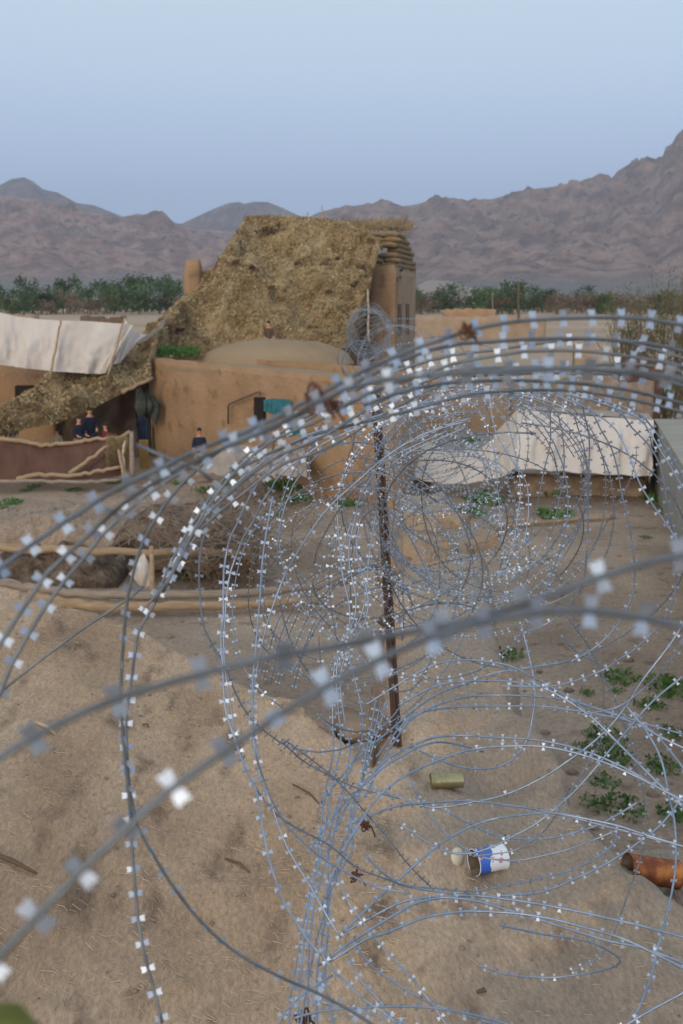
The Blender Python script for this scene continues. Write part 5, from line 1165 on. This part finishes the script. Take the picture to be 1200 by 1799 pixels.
# left tangle
cD = Coil(P(540, 1080, 4), 'small springy tangle of razor wire loops left of the steel post')
for k in range(6):
    o_ = k * 13
    o_ += rj.uniform(-7, 7); qx, qy = rj.uniform(-16, 16), rj.uniform(-18, 18)
    tr(cD, [(462 + o_ * .9, 1200 + qy, 3.9), (468 + o_, 1170), (480 + o_ + qx * .3, 1130), (500 + o_ + qx * .6, 1085 + qy * .4), (530 + o_ + qx, 1045 + qy), (575 + o_ + qx, 1010 + k * 3 + qy), (640 + o_ * .6, 985 + k * 6 + qy, 4.2), (690 + o_ * .4, 1000 + k * 9), (720 + qx, 1040 + k * 8)], sides=5, wr=.002, bs=.8)
for d_ in ([(547, 1070, 3.6), (548, 1030), (555, 1000), (568, 970), (583, 940, 3.6)], [(592, 1125, 3.6), (583, 1070), (578, 1010), (584, 965), (600, 925, 3.6)], [(500, 1010, 3.7), (530, 1045), (565, 1085), (595, 1127), (615, 1180, 3.5)], [(620, 1015, 3.9), (660, 1050), (700, 1080), (740, 1110), (780, 1150, 3.9)], [(480, 940, 3.8), (520, 1000), (560, 1050), (600, 1090), (660, 1110, 3.8), (720, 1100)], [(560, 1120, 3.7), (565, 1180), (580, 1220), (600, 1230, 3.7)], [(640, 1100, 4.2), (720, 1070), (800, 1060), (860, 1080, 4.2)], [(640, 1140, 4.2), (690, 1090), (760, 1060), (830, 1065, 4.2)]):
    tr(cD, d_, sides=5, wr=.0019)
# long rear coil: procedural rings of a concertina coil
rc = random.Random(42)
def ringcoil(coil, path, n, r0, squash=1.0, yaw=.3, pitch=.25, wr=.0019, bs=1.0, jx=.05, jz=.04, spc=.034, far=False):
    for i in range(n):
        f = i / max(1, n - 1); f = f ** 1.25
        y = lerp(path[0][0], path[-1][0], f); X = interp([(p[0], p[1]) for p in path], y); Z = interp([(p[0], p[2]) for p in path], y)
        c = Vector((X + rc.gauss(0, jx), y, CAMZ - Z + rc.gauss(0, jz))); r_ = r0 * rc.uniform(.9, 1.06)
        ya, pi_ = rc.gauss(0, yaw), rc.gauss(0, pitch); e1 = Vector((math.cos(ya), math.sin(ya), 0)); e2 = Vector((0, math.sin(pi_), math.cos(pi_)))
        a0 = rc.uniform(0, 6.28); ph = [rc.uniform(0, 6.28) for _ in range(3)]; st = 44; pts = []
        for k in range(st + 1):
            a = a0 + 2 * math.pi * k / st
            rr = r_ * (1 + .07 * math.sin(2 * a + ph[0]) + .045 * math.sin(3 * a + ph[1]) + .01 * math.sin(5 * a + ph[2]))
            pts.append(c + e1 * math.cos(a) * rr + e2 * math.sin(a) * rr * squash + Vector((0, (k / st - .5) * .22, 0)))
        coil.strand(catmull(pts, .05), wr=wr * (1 + y * .03), sides=4, centre=c, bs=bs, spacing=spc, fmat=('wirefar', 'barb' if y < 14 else 'wirefar'))
midrings()
for k in range(7):
    cx, cy_, rx_, ry_, dd = 835 + rj.uniform(-22, 22) + k * 4, 868 + rj.uniform(-14, 14), 165 + k * 9, 150 + k * 9, 4.8 - k * .14
    pts_ = []
    for j in range(27):
        a = -1.2 + j * .235 + k; pts_.append((cx + rx_ * math.cos(a) + 12 * math.sin(2 * a + k), cy_ + ry_ * math.sin(a) + 8 * math.sin(3 * a + k), dd + .25 * math.sin(a)))
    tr(cB, pts_, sides=5, wr=.0022, bs=.85, fmat=('wirebright', 'barb'))
cE = Coil(Vector((.6, 3, 4.6)), 'long rear razor wire coil stretching away over the mud wall towards the tower')
ringcoil(cE, [(2.9, .50, .70), (4.3, .50, .76), (6, .58, .78), (8, .64, .74), (12, .66, .70), (17, .62, .75), (23, .62, .80)], 30, .44, yaw=.5, pitch=.5, jx=.10, jz=.06, bs=.8)
cF = Coil(Vector((.7, 6, 4.4)), 'lower rear razor wire coil lying on the far end of the mud wall')
ringcoil(cF, [(5.2, .62, 1.45), (7, .72, 1.35), (9, .78, 1.35), (12, .8, 1.35)], 26, .42, .8, .5, .5)
cG = Coil(PY(648, 585, 25), 'end rings of razor wire standing upright in front of the tower foot')
ringcoil(cG, [(23.6, .60, .82), (26, .66, .74)], 14, .46, 1.1, .15, .1, .0035, .9, .02, .02, .06)
ringcoil(cG, [(21, .40, 1.25), (22.5, .45, 1.3)], 6, .42, 1.0, .3, .2, .0035, .9, .05, .05, .06)
